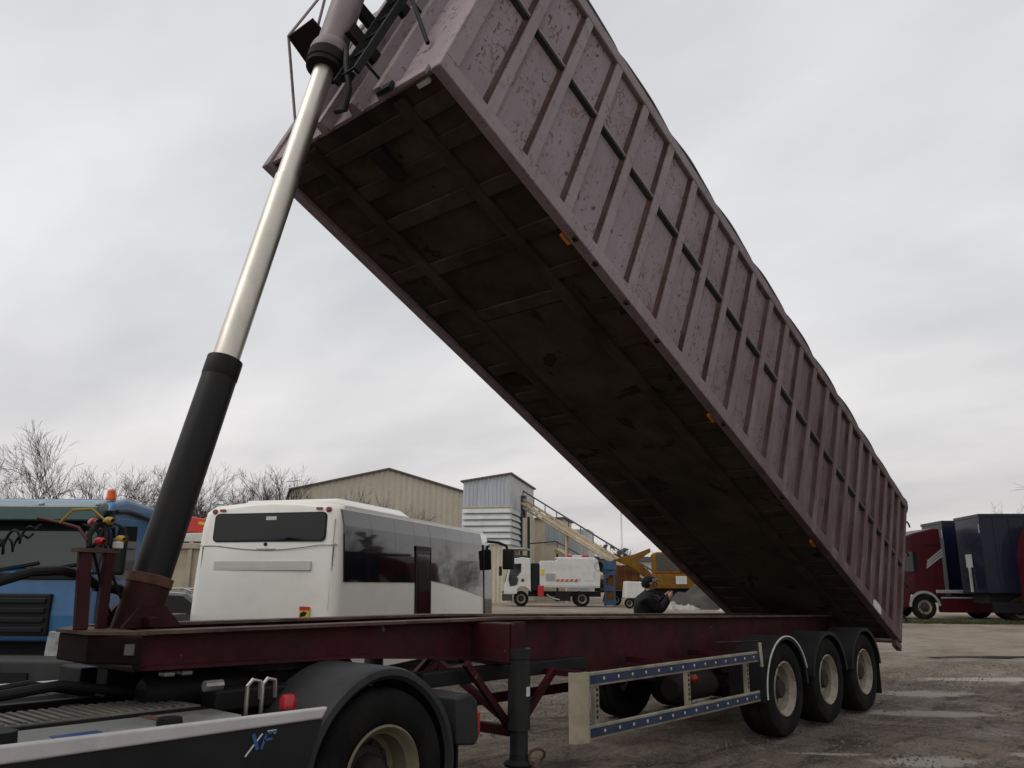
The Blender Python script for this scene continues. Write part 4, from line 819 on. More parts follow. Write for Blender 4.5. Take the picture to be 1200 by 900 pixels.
MB().lathe([(0.001, 0.14), (0.035, 0.135), (0.052, 0.115), (0.055, 0.04), (0.064, 0.035), (0.064, 0.0)], (1.0, 0.55, 2.665), 'z', 16).build('beacon', 'orange_beacon', BT, True)
MB().box(-0.6, 0.7, 0.9, 1.4, 2.68, 2.71).build('roof_hatch', 'trim_black', BT, bev=0.01)
for sx in (-1, 1): MB().box(sx*0.42-0.04, sx*0.42+0.04, 1.74, 3.6, 0.68, 0.90).build('frame_rail', 'trim_black', BT)
MB().box(-1.12, 0.98, 1.95, 3.55, 0.98, 1.16).build('flat_bed', 'trim_grey', BT, bev=0.02)
for sx in (-1, 1): wheel_set(BT, sx*(hw-0.14), 2.75, 0.48, 0.48, 0.28, 'rim_gold').rotation_euler = (0, 0, R(90) if sx > 0 else R(-90))

# ------------------------------------------------------------------ white bus
BS = thing('white_bus', 'white coach with black side glazing seen from behind, parked beyond the trailer', 'bus', stand(-2.59, 12.6), RZ-0.297); BS.scale = (1.06, 0.933, 0.965)
LB = 7.95; WB = 2.5
# body section (x across, z up) with tumblehome and domed roof, swept along y
sec = [(-WB, 0.32), (-WB-0.015, 1.0), (-WB+0.0, 1.8), (-WB+0.035, 2.6), (-WB+0.09, 2.86), (-WB+0.24, 2.955), (-WB+0.8, 3.01), (-WB/2, 3.03), (-0.8, 3.01), (-0.24, 2.955), (-0.09, 2.86), (-0.035, 2.6), (0.0, 1.8), (0.015, 1.0), (0.0, 0.32)]
ys = [0.0, 0.03, 0.09, 0.22, LB-0.5, LB-0.15, LB]
ins = [0.16, 0.07, 0.02, 0.0, 0.0, 0.04, 0.2]
V = []; F = []
for yv, iv in zip(ys, ins):
    for (x, z) in sec:
        xc = -WB/2; fx_ = (x-xc)/(WB/2)
        rear = 0.10*max(0, (z-1.0)/2.0)**1.5 if yv < 0.5 else 0
        V.append((x-fx_*iv, yv+rear*(1-yv/0.5 if yv < .5 else 0), z-(iv*0.5 if z > 2.5 else 0)))
ns = len(sec)
for k in range(len(ys)-1):
    for j in range(ns-1): F.append((k*ns+j, k*ns+j+1, (k+1)*ns+j+1, (k+1)*ns+j))
    F.append((k*ns+ns-1, k*ns, (k+1)*ns, (k+1)*ns+ns-1))
F.append(tuple(range(ns))); F.append(tuple(reversed(range((len(ys)-1)*ns, len(ys)*ns))))
q = MB(); q.v = V; q.f = F; bs = q.build('bus_body', 'bus_white', BS, True, ang=50)
def rearY(z): return 0.10*max(0, (z-1.0)/2.0)**1.5
def rplate(name, x0, x1, z0, z1, m, d0=-0.012, d1=0.03, parent=bs, bev=0.0, ang=None):
    return MB().prism([(x0, z0), (x1, z0), (x1, z1), (x0, z1)], 'y', 0, 0.001).build(name, m, parent)
def slab(name, poly, thick, m, parent, off=0.0, r=0.0):      # flat plate following the leaning rear wall
    q = MB(); n = len(poly)
    vs = [(x, rearY(z)-off-thick, z) for x, z in poly]+[(x, rearY(z)+0.02, z) for x, z in poly]
    q.add(vs, [tuple(range(n)), tuple(range(2*n-1, n-1, -1))]+[(i, n+i, n+(i+1) % n, (i+1) % n) for i in range(n)])
    return q.build(name, m, parent, bev=r)
def rr(x0, x1, z0, z1, r, n=5):
    P_ = []
    for cx, cz, a0 in ((x1-r, z1-r, 0), (x0+r, z1-r, 90), (x0+r, z0+r, 180), (x1-r, z0+r, 270)):
        for k in range(n+1): a = R(a0+90*k/n); P_.append((cx+r*math.cos(a), cz+r*math.sin(a)))
    return P_
slab('rear_window', rr(-2.18, -0.30, 2.37, 2.80, 0.07), 0.010, 'rear_glass', bs)
slab('window_label', rr(-1.30, -1.12, 2.70, 2.76, 0.008), 0.012, 'vent_grey', bs)
pts = [(-2.47+k*0.1, 2.29-0.075*max(0, math.sin(math.pi*min(1, max(0, (k*0.1-0.35)/1.75))))) for k in range(25)]
q = MB().tube([(x, rearY(z)-0.001, z) for x, z in pts], 0.006, 6).build('panel_seam', 'seam', bs)
vg = slab('vent_band', rr(-2.12, -0.48, 1.90, 2.04, 0.015), 0.003, 'vent_grey', bs)
for k in range(5): slab('vent_slot', rr(-2.06+k*0.31, -1.80+k*0.31, 1.925, 2.02, 0.01), 0.0045, 'vent_grey', vg)
for x in (-2.22, -0.27): MB().lathe([(0.001, 0.0), (0.038, 0.004), (0.045, 0.02), (0.045, 0.06)], (x, rearY(2.87)-0.02, 2.855), 'y', 16).build('tail_lamp', 'red_lamp', bs, True)
for x in (-2.13, -0.47): slab('brake_lamp', rr(x, x+0.10, 2.858, 2.894, 0.012), 0.018, 'red_lamp', bs)
q = MB(); q.lathe([(0.001, -0.004), (0.026, -0.004), (0.03, 0.0), (0.03, 0.02)], (-1.27, rearY(2.31)-0.005, 2.31), 'y', 14); q.build('emblem', 'trim_black', bs, True)
slab('emblem_strip', rr(-1.42, -1.10, 2.232, 2.246, 0.004), 0.006, 'vent_grey', bs)
for x in (-2.36, -0.14): slab('panel_seam', [(x, 0.4), (x+0.008, 0.4), (x+0.008, 2.27), (x, 2.27)], 0.001, 'seam', bs)
slab('window_seal', rr(-2.20, -0.28, 2.35, 2.82, 0.08), 0.004, 'trim_black', bs)
slab('rain_streak', [(-0.155, 1.3), (-0.150, 1.3), (-0.146, 2.7), (-0.158, 2.7)], 0.002, 'vent_grey', bs)
stc = slab('sticker', rr(-0.60, -0.44, 1.17, 1.34, 0.01), 0.006, 'sticker_yellow', bs)
slab('sticker_band', rr(-0.60, -0.44, 1.285, 1.34, 0.008), 0.009, 'sticker_red', stc)
slab('sticker_print', [(-0.585, 1.18), (-0.50, 1.20), (-0.47, 1.25), (-0.53, 1.27), (-0.58, 1.24)], 0.009, 'trim_black', stc)
for k in range(9): MB().lathe([(0.001, -0.006), (0.012, -0.004), (0.014, 0.01)], (-0.125, 0.055, 0.95+k*0.17), 'y', 8).build('rivet', 'vent_grey', bs)
0 and slab('engine_flap', rr(-2.05, -0.45, 0.55, 1.75, 0.04), 0.0015, 'bus_white', bs)
# side glazing: dark bonded panes, door, raked front pane
def sx_(z): return -0.0+0.012*max(0, (1.8-z)) if z < 1.8 else -0.035*(z-1.8)/0.8*1.0 if z < 2.6 else -0.035-0.055*(z-2.6)/0.26
def sidepane(name, poly, m, parent, t=0.012):    # poly in (y, z) on the near (+x) flank
    q = MB(); P_ = []
    n = len(poly); vs = [(sx_(z)+t, y, z) for y, z in poly]+[(sx_(z)-0.03, y, z) for y, z in poly]
    q.add(vs, [tuple(range(n)), tuple(range(2*n-1, n-1, -1))]+[(i, n+i, n+(i+1) % n, (i+1) % n) for i in range(n)])
    return q.build(name, m, parent)
zt, zb = 2.86, 1.72
cuts = [0.16, 1.13, 2.14, 3.04]
def pane2(a, b, za, zb_):      # two-strip pane so that it follows the flank
    sidepane('window_pane', [(a, za), (b, zb_), (b, 2.2), (a, 2.2)], 'bus_glass', bs); sidepane('window_pane', [(a, 2.2), (b, 2.2), (b, 2.6), (a, 2.6)], 'bus_glass', bs); sidepane('window_pane', [(a, 2.6), (b, 2.6), (b, zt), (a, zt)], 'bus_glass', bs)
def pane(a, b, za, zb_):
    q = MB(); zs = [(za, zb_), (2.2, 2.2), (2.6, 2.6), (zt, zt)]; vs = []
    for (p_, r_) in zs: vs += [(sx_(p_)+0.012, a, p_), (sx_(r_)+0.012, b, r_)]
    for (p_, r_) in zs: vs += [(sx_(p_)-0.03, a, p_), (sx_(r_)-0.03, b, r_)]
    fs = []
    for k in range(3): fs += [(2*k, 2*k+1, 2*k+3, 2*k+2), (8+2*k+2, 8+2*k+3, 8+2*k+1, 8+2*k), (2*k, 2*k+2, 8+2*k+2, 8+2*k), (2*k+3, 2*k+1, 8+2*k+1, 8+2*k+3)]
    fs += [(1, 0, 8, 9), (6, 7, 15, 14)]
    q.add(vs, fs); return q.build('window_pane', 'bus_glass', bs)
for a, b in zip(cuts[:-1], cuts[1:]): pane(a+0.004, b-0.004, zb, zb)
pane(3.044, 3.836, 2.42, 2.42)
for a, b in ((3.845, 4.75), (4.75, 5.65), (5.65, 6.55), (6.55, 7.18)):
    f_ = lambda y: 1.76-max(0, (y-4.15))*0.115
    pane(a+0.004, b-0.004, f_(a), f_(b))
dr = sidepane('door', [(3.05, 0.40), (3.83, 0.40), (3.83, 2.40), (3.05, 2.40)], 'bus_glass', bs, 0.026)
for y in (3.05, 3.80): sidepane('door_frame', [(y, 0.40), (y+0.035, 0.40), (y+0.035, 2.40), (y, 2.40)], 'trim_black', dr, 0.034)
sidepane('door_frame', [(3.05, 2.32), (3.83, 2.32), (3.83, 2.40), (3.05, 2.40)], 'trim_black', dr, 0.036)
sidepane('door_pane', [(3.12, 1.55), (3.76, 1.55), (3.76, 2.25), (3.12, 2.25)], 'windscreen', dr, 0.030)
fd = sidepane('door', [(7.20, 0.45), (7.80, 0.45), (7.80, 2.60), (7.20, 2.60)], 'bus_glass', bs, 0.026)
sidepane('door_frame', [(7.19, 0.45), (7.23, 0.45), (7.23, 2.60), (7.19, 2.60)], 'trim_black', fd, 0.034)
MB().tube([(sx_(1.33), 4.6, 1.20), (sx_(1.3), 5.6, 1.02)], 0.007, 6).build('panel_seam', 'seam', bs)
MB().prism([(-WB+0.25, 2.96), (-0.25, 2.96), (-0.45, 3.10), (-WB+0.45, 3.10)], 'y', 0.75, 3.4).build('roof_unit', 'bus_white', BS, bev=0.05, seg=3)
MB().prism([(-WB+0.11, 2.87), (-WB+0.11, 2.93), (-0.11, 2.93), (-0.11, 2.87)], 'y', 0.3, 7.5).build('roof_gutter', 'bus_white', BS)
for y in (1.9, 6.5):
    for x, rz_ in ((0.0, R(90)), (-WB, R(-90))):
        w_ = wheel_set(BS, x, y, 0.48, 0.48, 0.28, 'rim_cream'); w_.rotation_euler = (0, 0, rz_)
    MB().arc((y, 0.48), 0.50, 0.57, 0, 180, 'x', -0.02, 0.022, 16).build('wheel_arch', 'trim_black', BS)
MB().tube([(-0.2, LB-0.1, 2.72), (0.05, LB+0.25, 2.70), (0.22, LB+0.32, 2.62), (0.25, LB+0.32, 2.5)], 0.035, 8).build('mirror_arm', 'trim_black', BS, True)
MB().box(0.14, 0.40, LB+0.24, LB+0.40, 2.05, 2.55).build('mirror', 'trim_black', BS, bev=0.04, seg=3)
MB().box(-0.12, 0.10, LB-0.02, LB+0.06, 0.45, 1.0).build('front_bumper', 'bus_white', BS, bev=0.03)
MB().box(-WB+0.2, -0.2, LB-0.01, LB+0.03, 1.1, 2.7).build('windscreen', 'windscreen', BS)

# ------------------------------------------------------------------ beige tipper truck, black car, all between ram and bus
TT = thing('tipper_truck', 'beige tipper truck with a folded red crane arm on top, seen between ram and bus', 'truck', stand(-8.9, 24.0), RZ)
tbx = MB().box(-1.25, 1.25, 0.06, 4.6, 1.30, 2.62).build('tipper_bed', 'beige_bed', TT, bev=0.02)
for x in (-1.27, -0.42, 0.36, 1.15): MB().box(x, x+0.12, -0.02, 0.058, 1.25, 2.70).build('tailgate_post', 'beige_bed', tbx, bev=0.015)
for z in (1.22, 2.50): MB().box(-1.29, 1.29, -0.05, 0.055, z, z+0.16).build('tailgate_rail', 'beige_bed', tbx, bev=0.015)
for k in range(5): MB().box(1.25, 1.33, 0.2+k*1.0, 0.32+k*1.0, 1.3, 2.6).build('side_post', 'beige_bed', tbx)
MB().prism([(-1.1, 2.70), (0.9, 2.70), (1.0, 2.86), (0.2, 2.98), (-1.1, 2.92)], 'y', 0.1, 1.6).build('load_cover', 'plate_white', TT, bev=0.03)
cr_ = MB().prism([(-1.2, 3.0), (0.6, 2.95), (1.15, 3.0), (1.1, 3.12), (0.2, 3.34), (-0.6, 3.44), (-1.0, 3.36)], 'y', 0.2, 0.55).build('crane_arm', 'crane_red', TT, bev=0.03)
MB().prism([(-0.3, 3.22), (0.7, 3.06), (0.74, 3.13), (-0.26, 3.30)], 'y', 0.19, 0.2).build('crane_stripe', 'sticker_yellow', cr_)
for x in (-0.42, 0.34): MB().box(x, x+0.1, 0.3, 7.0, 0.8, 1.1).build('frame_rail', 'trim_black', TT)
for x in (-1.2, 0.62):
    for y in (0.9, 2.2): w_ = wheel_set(TT, x+(0.55 if x > 0 else 0.0), y, 0.5, 0.5, 0.55, 'rim_gold'); w_.rotation_euler = (0, 0, R(90) if x > 0 else R(-90))
MB().box(-1.2, 1.2, 4.9, 6.8, 0.9, 2.9).build('cab', 'beige_bed', TT, bev=0.1, seg=3)
MB().box(-1.2, 1.2, -0.1, 0.0, 0.75, 0.92).build('rear_bumper', 'trim_black', TT)

CRr = thing('black_car', 'glossy black car half hidden behind the white bus and the ram', 'car', stand(-6.9, 17.2), RZ-0.35)
side = [(-2.1, 0.35), (-2.15, 0.75), (-1.95, 0.92), (-1.1, 1.0), (-0.45, 1.40), (0.2, 1.48), (1.0, 1.44), (1.75, 1.0), (2.05, 0.92), (2.12, 0.5), (2.0, 0.3)]
cbod = MB().prism(side, 'y', -0.85, 0.85).build('car_body', 'car_black', CRr, bev=0.09, seg=3)
MB().prism([(-1.05, 1.02), (-0.48, 1.36), (-0.1, 1.42), (1.0, 1.38), (1.55, 1.05)], 'y', -0.856, 0.856).build('side_window', 'dark_glass', cbod)
for sy in (-0.62, 0.62): MB().tube([(-0.5, sy, 1.44), (-0.3, sy, 1.50), (0.8, sy, 1.52), (1.0, sy, 1.47)], 0.02, 8).build('roof_rail', 'silver_trim', cbod, True)
for x in (-1.35, 1.3):
    for y, fl in ((-0.86, False), (0.86, True)): wheel_set(CRr, x, y, 0.31, 0.31, 0.2, 'rim_gold', flip=fl, dish=0.05)

# ------------------------------------------------------------------ warehouse
D = 80.0
wl = yard(-20.6, 83.5); wr = yard(1.0, 77.0)
WH = thing('warehouse', 'large beige corrugated warehouse with a low gable, behind the bus', 'building', yard(-12.2, 80.6), RZ+0.29)
WHW, EAVE, RID = 9.2, 10.2, 12.55
poly = []; k = 0; n = 124
prof = [(-WHW+i*2*WHW/n, 0.10 if (i % 4) in (1, 2) else 0.0) for i in range(n+1)]
q = MB(); V = []; F = []
for (x, dy) in prof:
    z1 = EAVE+(RID-EAVE)*(1-abs(x)/WHW); V += [(x, -dy*0.6, 0.2), (x, -dy*0.6, z1)]
for i in range(n): F.append((2*i, 2*i+2, 2*i+3, 2*i+1))
q.v = V; q.f = F; q.build('gable_cladding', 'clad_beige', WH)
for sx in (-1, 1):
    MB().prism([(0, RID+0.02), (sx*(WHW+0.25), EAVE-0.05), (sx*(WHW+0.25), EAVE+0.13), (0, RID+0.2)], 'y', -0.3, 40).build('roof_slope', 'roof_dark', WH)
    MB().box(min(sx*WHW, sx*(WHW-0.15)), max(sx*WHW, sx*(WHW-0.15)), 0.05, 40, 0.2, EAVE).build('side_wall', 'clad_beige', WH)
MB().box(-2.5, 2.5, -0.12, -0.07, 0.2, 5.0).build('roller_door', 'clad_pale', WH)

# ------------------------------------------------------------------ cladded tower with lean-to and conveyor
TW = thing('plant_tower', 'tall square plant tower clad in galvanised sheet, beside the warehouse', 'building', stand(-0.13, 64.0), RZ-0.20)
tw, td = 3.75, 10.9; zs_, zl = 7.25, 4.35
def corr(n, x0, x1, z0, z1, ax, at_, out, amp, m, name, parent, zr=None):
    q = MB(); V = []; F = []
    for i in range(n+1):
        t = x0+(x1-x0)*i/n; d = amp if (i % 4) in (1, 2) else 0
        zt_ = z1 if zr is None else z1+(zr-z1)*i/n
        p = (t, at_+out*d) if ax == 'x' else (at_+out*d, t)
        V += [(p[0], p[1], z0), (p[0], p[1], zt_)]
    for i in range(n): F.append((2*i, 2*i+2, 2*i+3, 2*i+1))
    q.v = V; q.f = F; return q.build(name, m, parent)
MB().prism([(-tw+0.04, 0.1), (-0.04, 0.1), (-0.04, td-0.05), (-tw+0.04, td-0.05)], 'z', 0, 9.0).build('tower_core', 'clad_cream', TW)
corr(48, -tw, 0, zs_, 9.25, 'x', 0.0, -1, 0.05, 'clad_galv', 'upper_cladding', TW, 9.78)
corr(72, 0, td, zs_, 9.78, 'y', 0.0, 1, 0.05, 'clad_pale', 'upper_cladding', TW)
MB().prism([(-tw-0.2, 9.22), (0.2, 9.80), (0.2, 9.92), (-tw-0.2, 9.34)], 'y', -0.25, td+0.2).build('roof', 'roof_dark', TW)
nrow = 6; hh = (zs_-zl)/nrow
for k in range(nrow):
    z = zl+k*hh
    MB().prism([(0.02, z+hh-0.01), (-0.16, z+0.0), (-0.16, z+0.045), (0.0, z+hh+0.02)], 'x', -tw-0.02, 0.16).build('cladding_sheet', 'clad_pale', TW)
    q = MB(); q.prism([(-0.02, z+hh-0.01), (0.16, z+0.0), (0.16, z+0.045), (0.0, z+hh+0.02)], 'y', -0.158, 4.0).build('cladding_sheet', 'clad_pale', TW)
MB().box(-tw-0.05, 0.10, -0.10, 0.02, zs_-0.06, zs_+0.06).build('girt', 'clad_cream', TW)
corr(48, -tw, 0.05, 0, zl, 'x', -0.05, -1, 0.05, 'clad_cream', 'base_cladding', TW)
corr(40, -0.05, 4.2, 0, zl, 'y', 0.05, 1, 0.05, 'clad_cream', 'base_cladding', TW)
corr(50, 4.1, td, 0, zs_, 'y', 0.05, 1, 0.05, 'clad_cream', 'side_cladding', TW)
for y in (4.0, 7.4): MB().box(0.06, 0.26, y, y+0.22, 3.4, zs_-0.2).build('vertical_duct', 'dark_steel', TW)
MB().box(0.06, 0.4, 4.6, 5.2, 6.8, 8.6).build('chute_opening', 'dark_steel', TW)
MB().box(-0.5, 1.2, -0.4, 3.4, zl-0.35, zl-0.25).build('canopy', 'clad_pale', TW)
AN = thing('plant_annex', 'cream and pale blue sheet-metal annex between the tower and the conveyor', 'building', stand(1.9, 77.0), RZ-0.20)
MB().box(0, 3.0, 0, 6, 0, 7.3).build('wall', 'clad_cream', AN)
corr(30, 1.3, 2.9, 5.0, 7.2, 'x', -0.02, -1, 0.06, 'clad_galv', 'upper_cladding', AN)
MB().box(3.0, 5.2, 1.0, 6, 0, 6.4).build('wall', 'clad_pale', AN)
for k in range(6): MB().box(3.05+k*0.36, 3.2+k*0.36, 0.9, 1.0, 1.2, 6.3).build('wall_batten', 'clad_galv', AN)
MB().prism([(-0.2, 7.28), (3.2, 7.32), (3.2, 7.45), (-0.2, 7.42)], 'y', -0.2, 6.2).build('roof', 'roof_dark', AN)
CV = thing('conveyor', 'long cream conveyor truss with dark handrail sloping down from the tower', 'conveyor', (0, 0, 0))
c0 = yard(0.95, 66.5, 7.9); c1 = yard(10.4, 58.0, 1.25)
for off, nm in ((-0.35, 'side_truss'), (0.35, 'side_truss')):
    o_ = FWD*off
    MB().bar(c0+o_+Vector((0, 0, .45)), c1+o_+Vector((0, 0, .35)), 0.06, 0.11).build('chord', 'conv_beige', CV)
    MB().bar(c0+o_+Vector((0, 0, -.25)), c1+o_+Vector((0, 0, -.15)), 0.06, 0.11).build('chord', 'conv_beige', CV)
    for k in range(16):
        a = c0.lerp(c1, k/16)+o_; b = c0.lerp(c1, (k+1)/16)+o_
        MB().bar(a+Vector((0, 0, .42)), b+Vector((0, 0, -.2)), 0.04, 0.07).build('diagonal', 'conv_beige', CV)
MB().bar(c0+Vector((0, 0, .1)), c1+Vector((0, 0, .08)), 0.62, 0.10).build('belt_trough', 'conv_beige', CV)
hr0, hr1 = c0-FWD*0.4+Vector((0, 0, 1.05)), c1-FWD*0.4+Vector((0, 0, 0.95))
MB().tube([hr0, hr1], 0.06, 8).build('handrail', 'dark_steel', CV)
for k in range(12):
    a = c0.lerp(c1, k/11)-FWD*0.4
    MB().bar(a+Vector((0, 0, .4)), a+Vector((0, 0, 1.02)), 0.05, 0.05).build('rail_post', 'dark_steel', CV)
for t in (0.35, 0.7):
    a = c0.lerp(c1, t); MB().bar(a, Vector((a.x, a.y, 0.2)), 0.16, 0.16).build('support', 'conv_beige', CV)
CV2 = thing('small_conveyor', 'short dark-railed conveyor below the long cream one', 'conveyor', (0, 0, 0))
d0 = yard(3.9, 70, 4.4); d1 = yard(7.3, 66, 2.2)
MB().bar(d0, d1, 0.6, 0.35).build('belt_trough', 'conv_beige', CV2); MB().tube([d0+Vector((0, 0, .7)), d1+Vector((0, 0, .7))], 0.05, 8).build('handrail', 'dark_steel', CV2)
MB().tube([yard(1.6, 70, 4.95), d0+Vector((0, 0, .75))], 0.05, 8).build('walkway_rail', 'dark_steel', CV2)
MB().bar(d0, Vector((d0.x, d0.y, 0.2)), 0.14, 0.14).build('support', 'dark_steel', CV2)
for k in range(5):
    a = d0.lerp(d1, k/4); MB().bar(a, a+Vector((0, 0, .7)), 0.04, 0.04).build('rail_post', 'dark_steel', CV2)

# ------------------------------------------------------------------ road sweeper truck (cab to the left)
SW = thing('sweeper_truck', 'white road sweeper truck with red lamps on its roof and red striped flank', 'truck', stand(-0.45, 54.0), RZ)
cabp = [(0.05, 0.75), (0.0, 1.2), (0.12, 1.55), (0.38, 2.75), (0.55, 3.0), (1.2, 3.08), (1.72, 3.02), (1.75, 0.9), (1.62, 1.05), (1.4, 1.22), (1.05, 1.22), (0.75, 0.98), (0.62, 0.72)]
sc_ = MB().prism(cabp, 'y', 0, 2.3).build('cab', 'sweeper_white', SW, bev=0.04)
MB().prism([(0.30, 1.65), (0.46, 2.66), (1.12, 2.68), (1.10, 2.15), (0.82, 1.85), (0.95, 1.7), (0.85, 1.35), (0.42, 1.25)], 'y', -0.03, -0.005).build('door_window', 'dark_glass', sc_)
MB().prism([(0.06, 1.55), (0.30, 2.70), (0.33, 2.70), (0.10, 1.52)], 'y', 0.1, 2.2).build('windscreen', 'dark_glass', sc_)
MB().box(1.13, 1.30, -0.03, -0.005, 1.55, 1.72).build('door_vent', 'trim_black', sc_)
MB().box(0.18, 0.85, -0.04, -0.005, 0.80, 1.08).build('step_panel', 'plate_white', sc_)
MB().box(-0.12, 0.55, 0.0, 2.3, 0.35, 0.78).build('bumper', 'trim_grey', SW, bev=0.05)
MB().box(-0.13, 0.02, 0.12, 0.4, 0.82, 0.98).build('headlight', 'lamp_glass', SW, bev=0.02)
MB().lathe([(0.001, 0.2), (0.5, 0.16), (0.62, 0.06), (0.6, 0.0)], (1.0, 1.2, 3.08), 'z', 18).build('roof_fan', 'evergreen', SW, True)
MB().box(1.78, 2.28, 0.15, 2.15, 0.95, 2.72).build('suction_unit', 'trim_black', SW, bev=0.04)
tk = MB().prism([(2.32, 1.18), (2.32, 2.86), (3.4, 2.88), (3.55, 3.08), (5.95, 3.04), (6.12, 2.9), (6.25, 2.0), (6.2, 1.18)], 'y', 0, 2.3).build('hopper', 'sweeper_white', SW, bev=0.04)
MB().box(2.34, 6.2, -0.02, -0.003, 1.30, 1.36).build('hopper_seam', 'vent_grey', tk)
MB().box(2.72, 3.32, -0.025, -0.004, 1.62, 2.06).build('sign_panel', 'sign_grey', tk)
MB().box(2.36, 2.60, -0.025, -0.004, 1.98, 2.30).build('yellow_sticker', 'sticker_yellow', tk)
for k in range(10):
    x = 3.45+k*0.15
    MB().prism([(x, 1.72), (x+0.15, 1.72), (x+0.05, 1.56), (x-0.10, 1.56)][::1], 'y', -0.022, -0.004).build('hazard_stripe', 'hatch_red' if k % 2 == 0 else 'white_dot', tk)
MB().box(5.2, 5.85, -0.02, -0.003, 1.62, 2.28).build('flap', 'sweeper_white', tk, bev=0.01)
for x0, x1, m_ in ((4.1, 4.45, 'red_plastic'), (4.45, 5.1, 'vent_grey'), (5.1, 5.55, 'red_plastic')):
    MB().box(x0, x1, 0.4, 0.6, 3.10, 3.26).build('light_bar', m_, SW, bev=0.03)
MB().box(3.4, 5.9, 0.3, 2.0, 3.04, 3.12).build('roof_tray', 'sweeper_white', SW)
MB().lathe([(0.28, 0), (0.28, 0.2), (0.2, 0.22), (0.001, 0.22)], (6.15, -0.05, 2.55), 'y', 16).build('hose_reel', 'trim_black', SW, True)
MB().box(2.2, 2.58, -0.06, 0.2, 0.62, 1.32).build('fire_box', 'red_plastic', SW, bev=0.05)
MB().box(1.6, 6.3, 0.5, 1.8, 0.62, 0.95).build('chassis', 'trim_black', SW)
MB().box(3.3, 4.3, 0.1, 0.5, 0.35, 0.9).build('brush_box', 'trim_black', SW)
MB().tube([(2.75, 0.1, 0.75), (3.15, 0.1, 0.5), (3.6, 0.0, 0.42)], 0.06, 8).build('brush_arm', 'steel', SW)
for x in (1.12, 5.05): wheel_set(SW, x, 0.02, 0.48, 0.48, 0.3, 'rim_cream'); wheel_set(SW, x, 2.28, 0.48, 0.48, 0.3, 'rim_cream', flip=True)
MB().box(-0.32, -0.12, -0.12, 0.1, 1.9, 2.5).build('mirror', 'trim_black', SW, bev=0.03)

# ------------------------------------------------------------------ machinery in the gap right of the sweeper
BF = thing('blue_gantry', 'blue steel frame standing at the rear end of the white sweeper', 'frame', stand(6.1, 54.6), RZ)
for x in (0, 0.6): MB().box(x, x+0.12, 0, 0.12, 0, 2.2).build('post', 'frame_blue', BF)
for z in (0.1, 1.0, 2.0): MB().box(-0.05, 0.75, 0.02, 0.10, z, z+0.35).build('panel', 'frame_blue', BF)
MB().box(-0.1, 0.8, -0.05, 0.3, 2.35, 2.9).build('head', 'frame_blue', BF); MB().box(0.2, 0.55, 0.02, 0.12, 2.2, 2.4).build('neck', 'frame_blue', BF)
RH = thing('rusty_hopper', 'rusty orange hopper wagon beside the blue frame', 'hopper', stand(7.0, 57.5), RZ)
hp_ = MB().prism([(0, 1.0), (1.7, 1.0), (2.0, 2.7), (-0.2, 2.7)], 'y', 0, 2).build('bin', 'rusty_orange', RH)
for x in (0.0, 0.55, 1.1, 1.6): MB().box(x, x+0.1, -0.08, 0.0, 1.0, 2.7).build('stiffener', 'rusty_orange', hp_)
for x in (0.2, 1.4): wheel_set(RH, x, 0.1, 0.4, 0.4, 0.25, 'rim_gold')
MB().box(-0.1, 1.8, 0.2, 1.8, 0.5, 0.98).build('undercarriage', 'trim_black', RH)
WT = thing('white_trailer', 'small white covered trailer just left of the man', 'trailer', stand(6.95, 51.0), RZ)
MB().prism([(0, 0.6), (1.5, 0.6), (1.45, 1.55), (0.1, 1.6)], 'y', 0, 1.5).build('box', 'sweeper_white', WT, bev=0.05); wheel_set(WT, 0.25, 0.0, 0.3, 0.3, 0.2, 'rim_cream'); MB().bar((1.5, .7, .5), (2.4, .7, .45), .1, .1).build('drawbar', 'steel', WT)
EX = thing('excavator', 'dirty yellow wheeled excavator with raised boom behind the man', 'excavator', stand(7.95, 53.5), RZ)
MB().box(1.2, 4.2, 0, 2.4, 1.15, 2.1).build('upper_deck', 'excavator_yellow', EX, bev=0.08)
cbx = MB().prism([(1.3, 2.1), (1.25, 3.3), (1.45, 3.45), (2.9, 3.45), (2.95, 2.1)], 'y', 0.0, 1.3).build('cab', 'excavator_yellow', EX, bev=0.04)
for x in (1.42, 2.2): MB().box(x, x+0.65, -0.02, -0.003, 2.3, 3.28).build('cab_window', 'windscreen', cbx)
bm_ = MB(); bm_.prism([(1.2, 1.7), (-0.2, 2.6), (-1.2, 3.0), (0.2, 3.35), (1.25, 3.75), (1.3, 3.5), (0.4, 2.95), (1.3, 2.1)], 'y', 1.4, 1.75); bm_.build('boom', 'excavator_yellow', EX, bev=0.03)
MB().prism([(-1.3, 2.9), (-1.0, 3.05), (-1.4, 1.1), (-1.65, 1.1)], 'y', 1.45, 1.7).build('dipper_arm', 'excavator_yellow', EX)
MB().prism([(-1.9, 0.3), (-1.2, 0.4), (-1.15, 1.1), (-1.7, 1.15)], 'y', 1.2, 2.0).build('bucket', 'rusty_orange', EX)
MB().box(2.6, 3.3, -0.04, -0.003, 1.45, 1.95).build('side_panel', 'plate_white', EX)
MB().prism([(4.2, 1.15), (4.5, 1.3), (4.5, 2.3), (2.98, 2.35), (2.98, 2.1), (4.2, 2.1)], 'y', 0.05, 2.35).build('counterweight', 'rusty_orange', EX, bev=0.05)
MB().box(0.9, 4.2, 0.3, 2.1, 0.55, 1.15).build('undercarriage', 'trim_black', EX)
for x in (1.3, 3.7): wheel_set(EX, x, 0.0, 0.5, 0.5, 0.4, 'rim_gold')
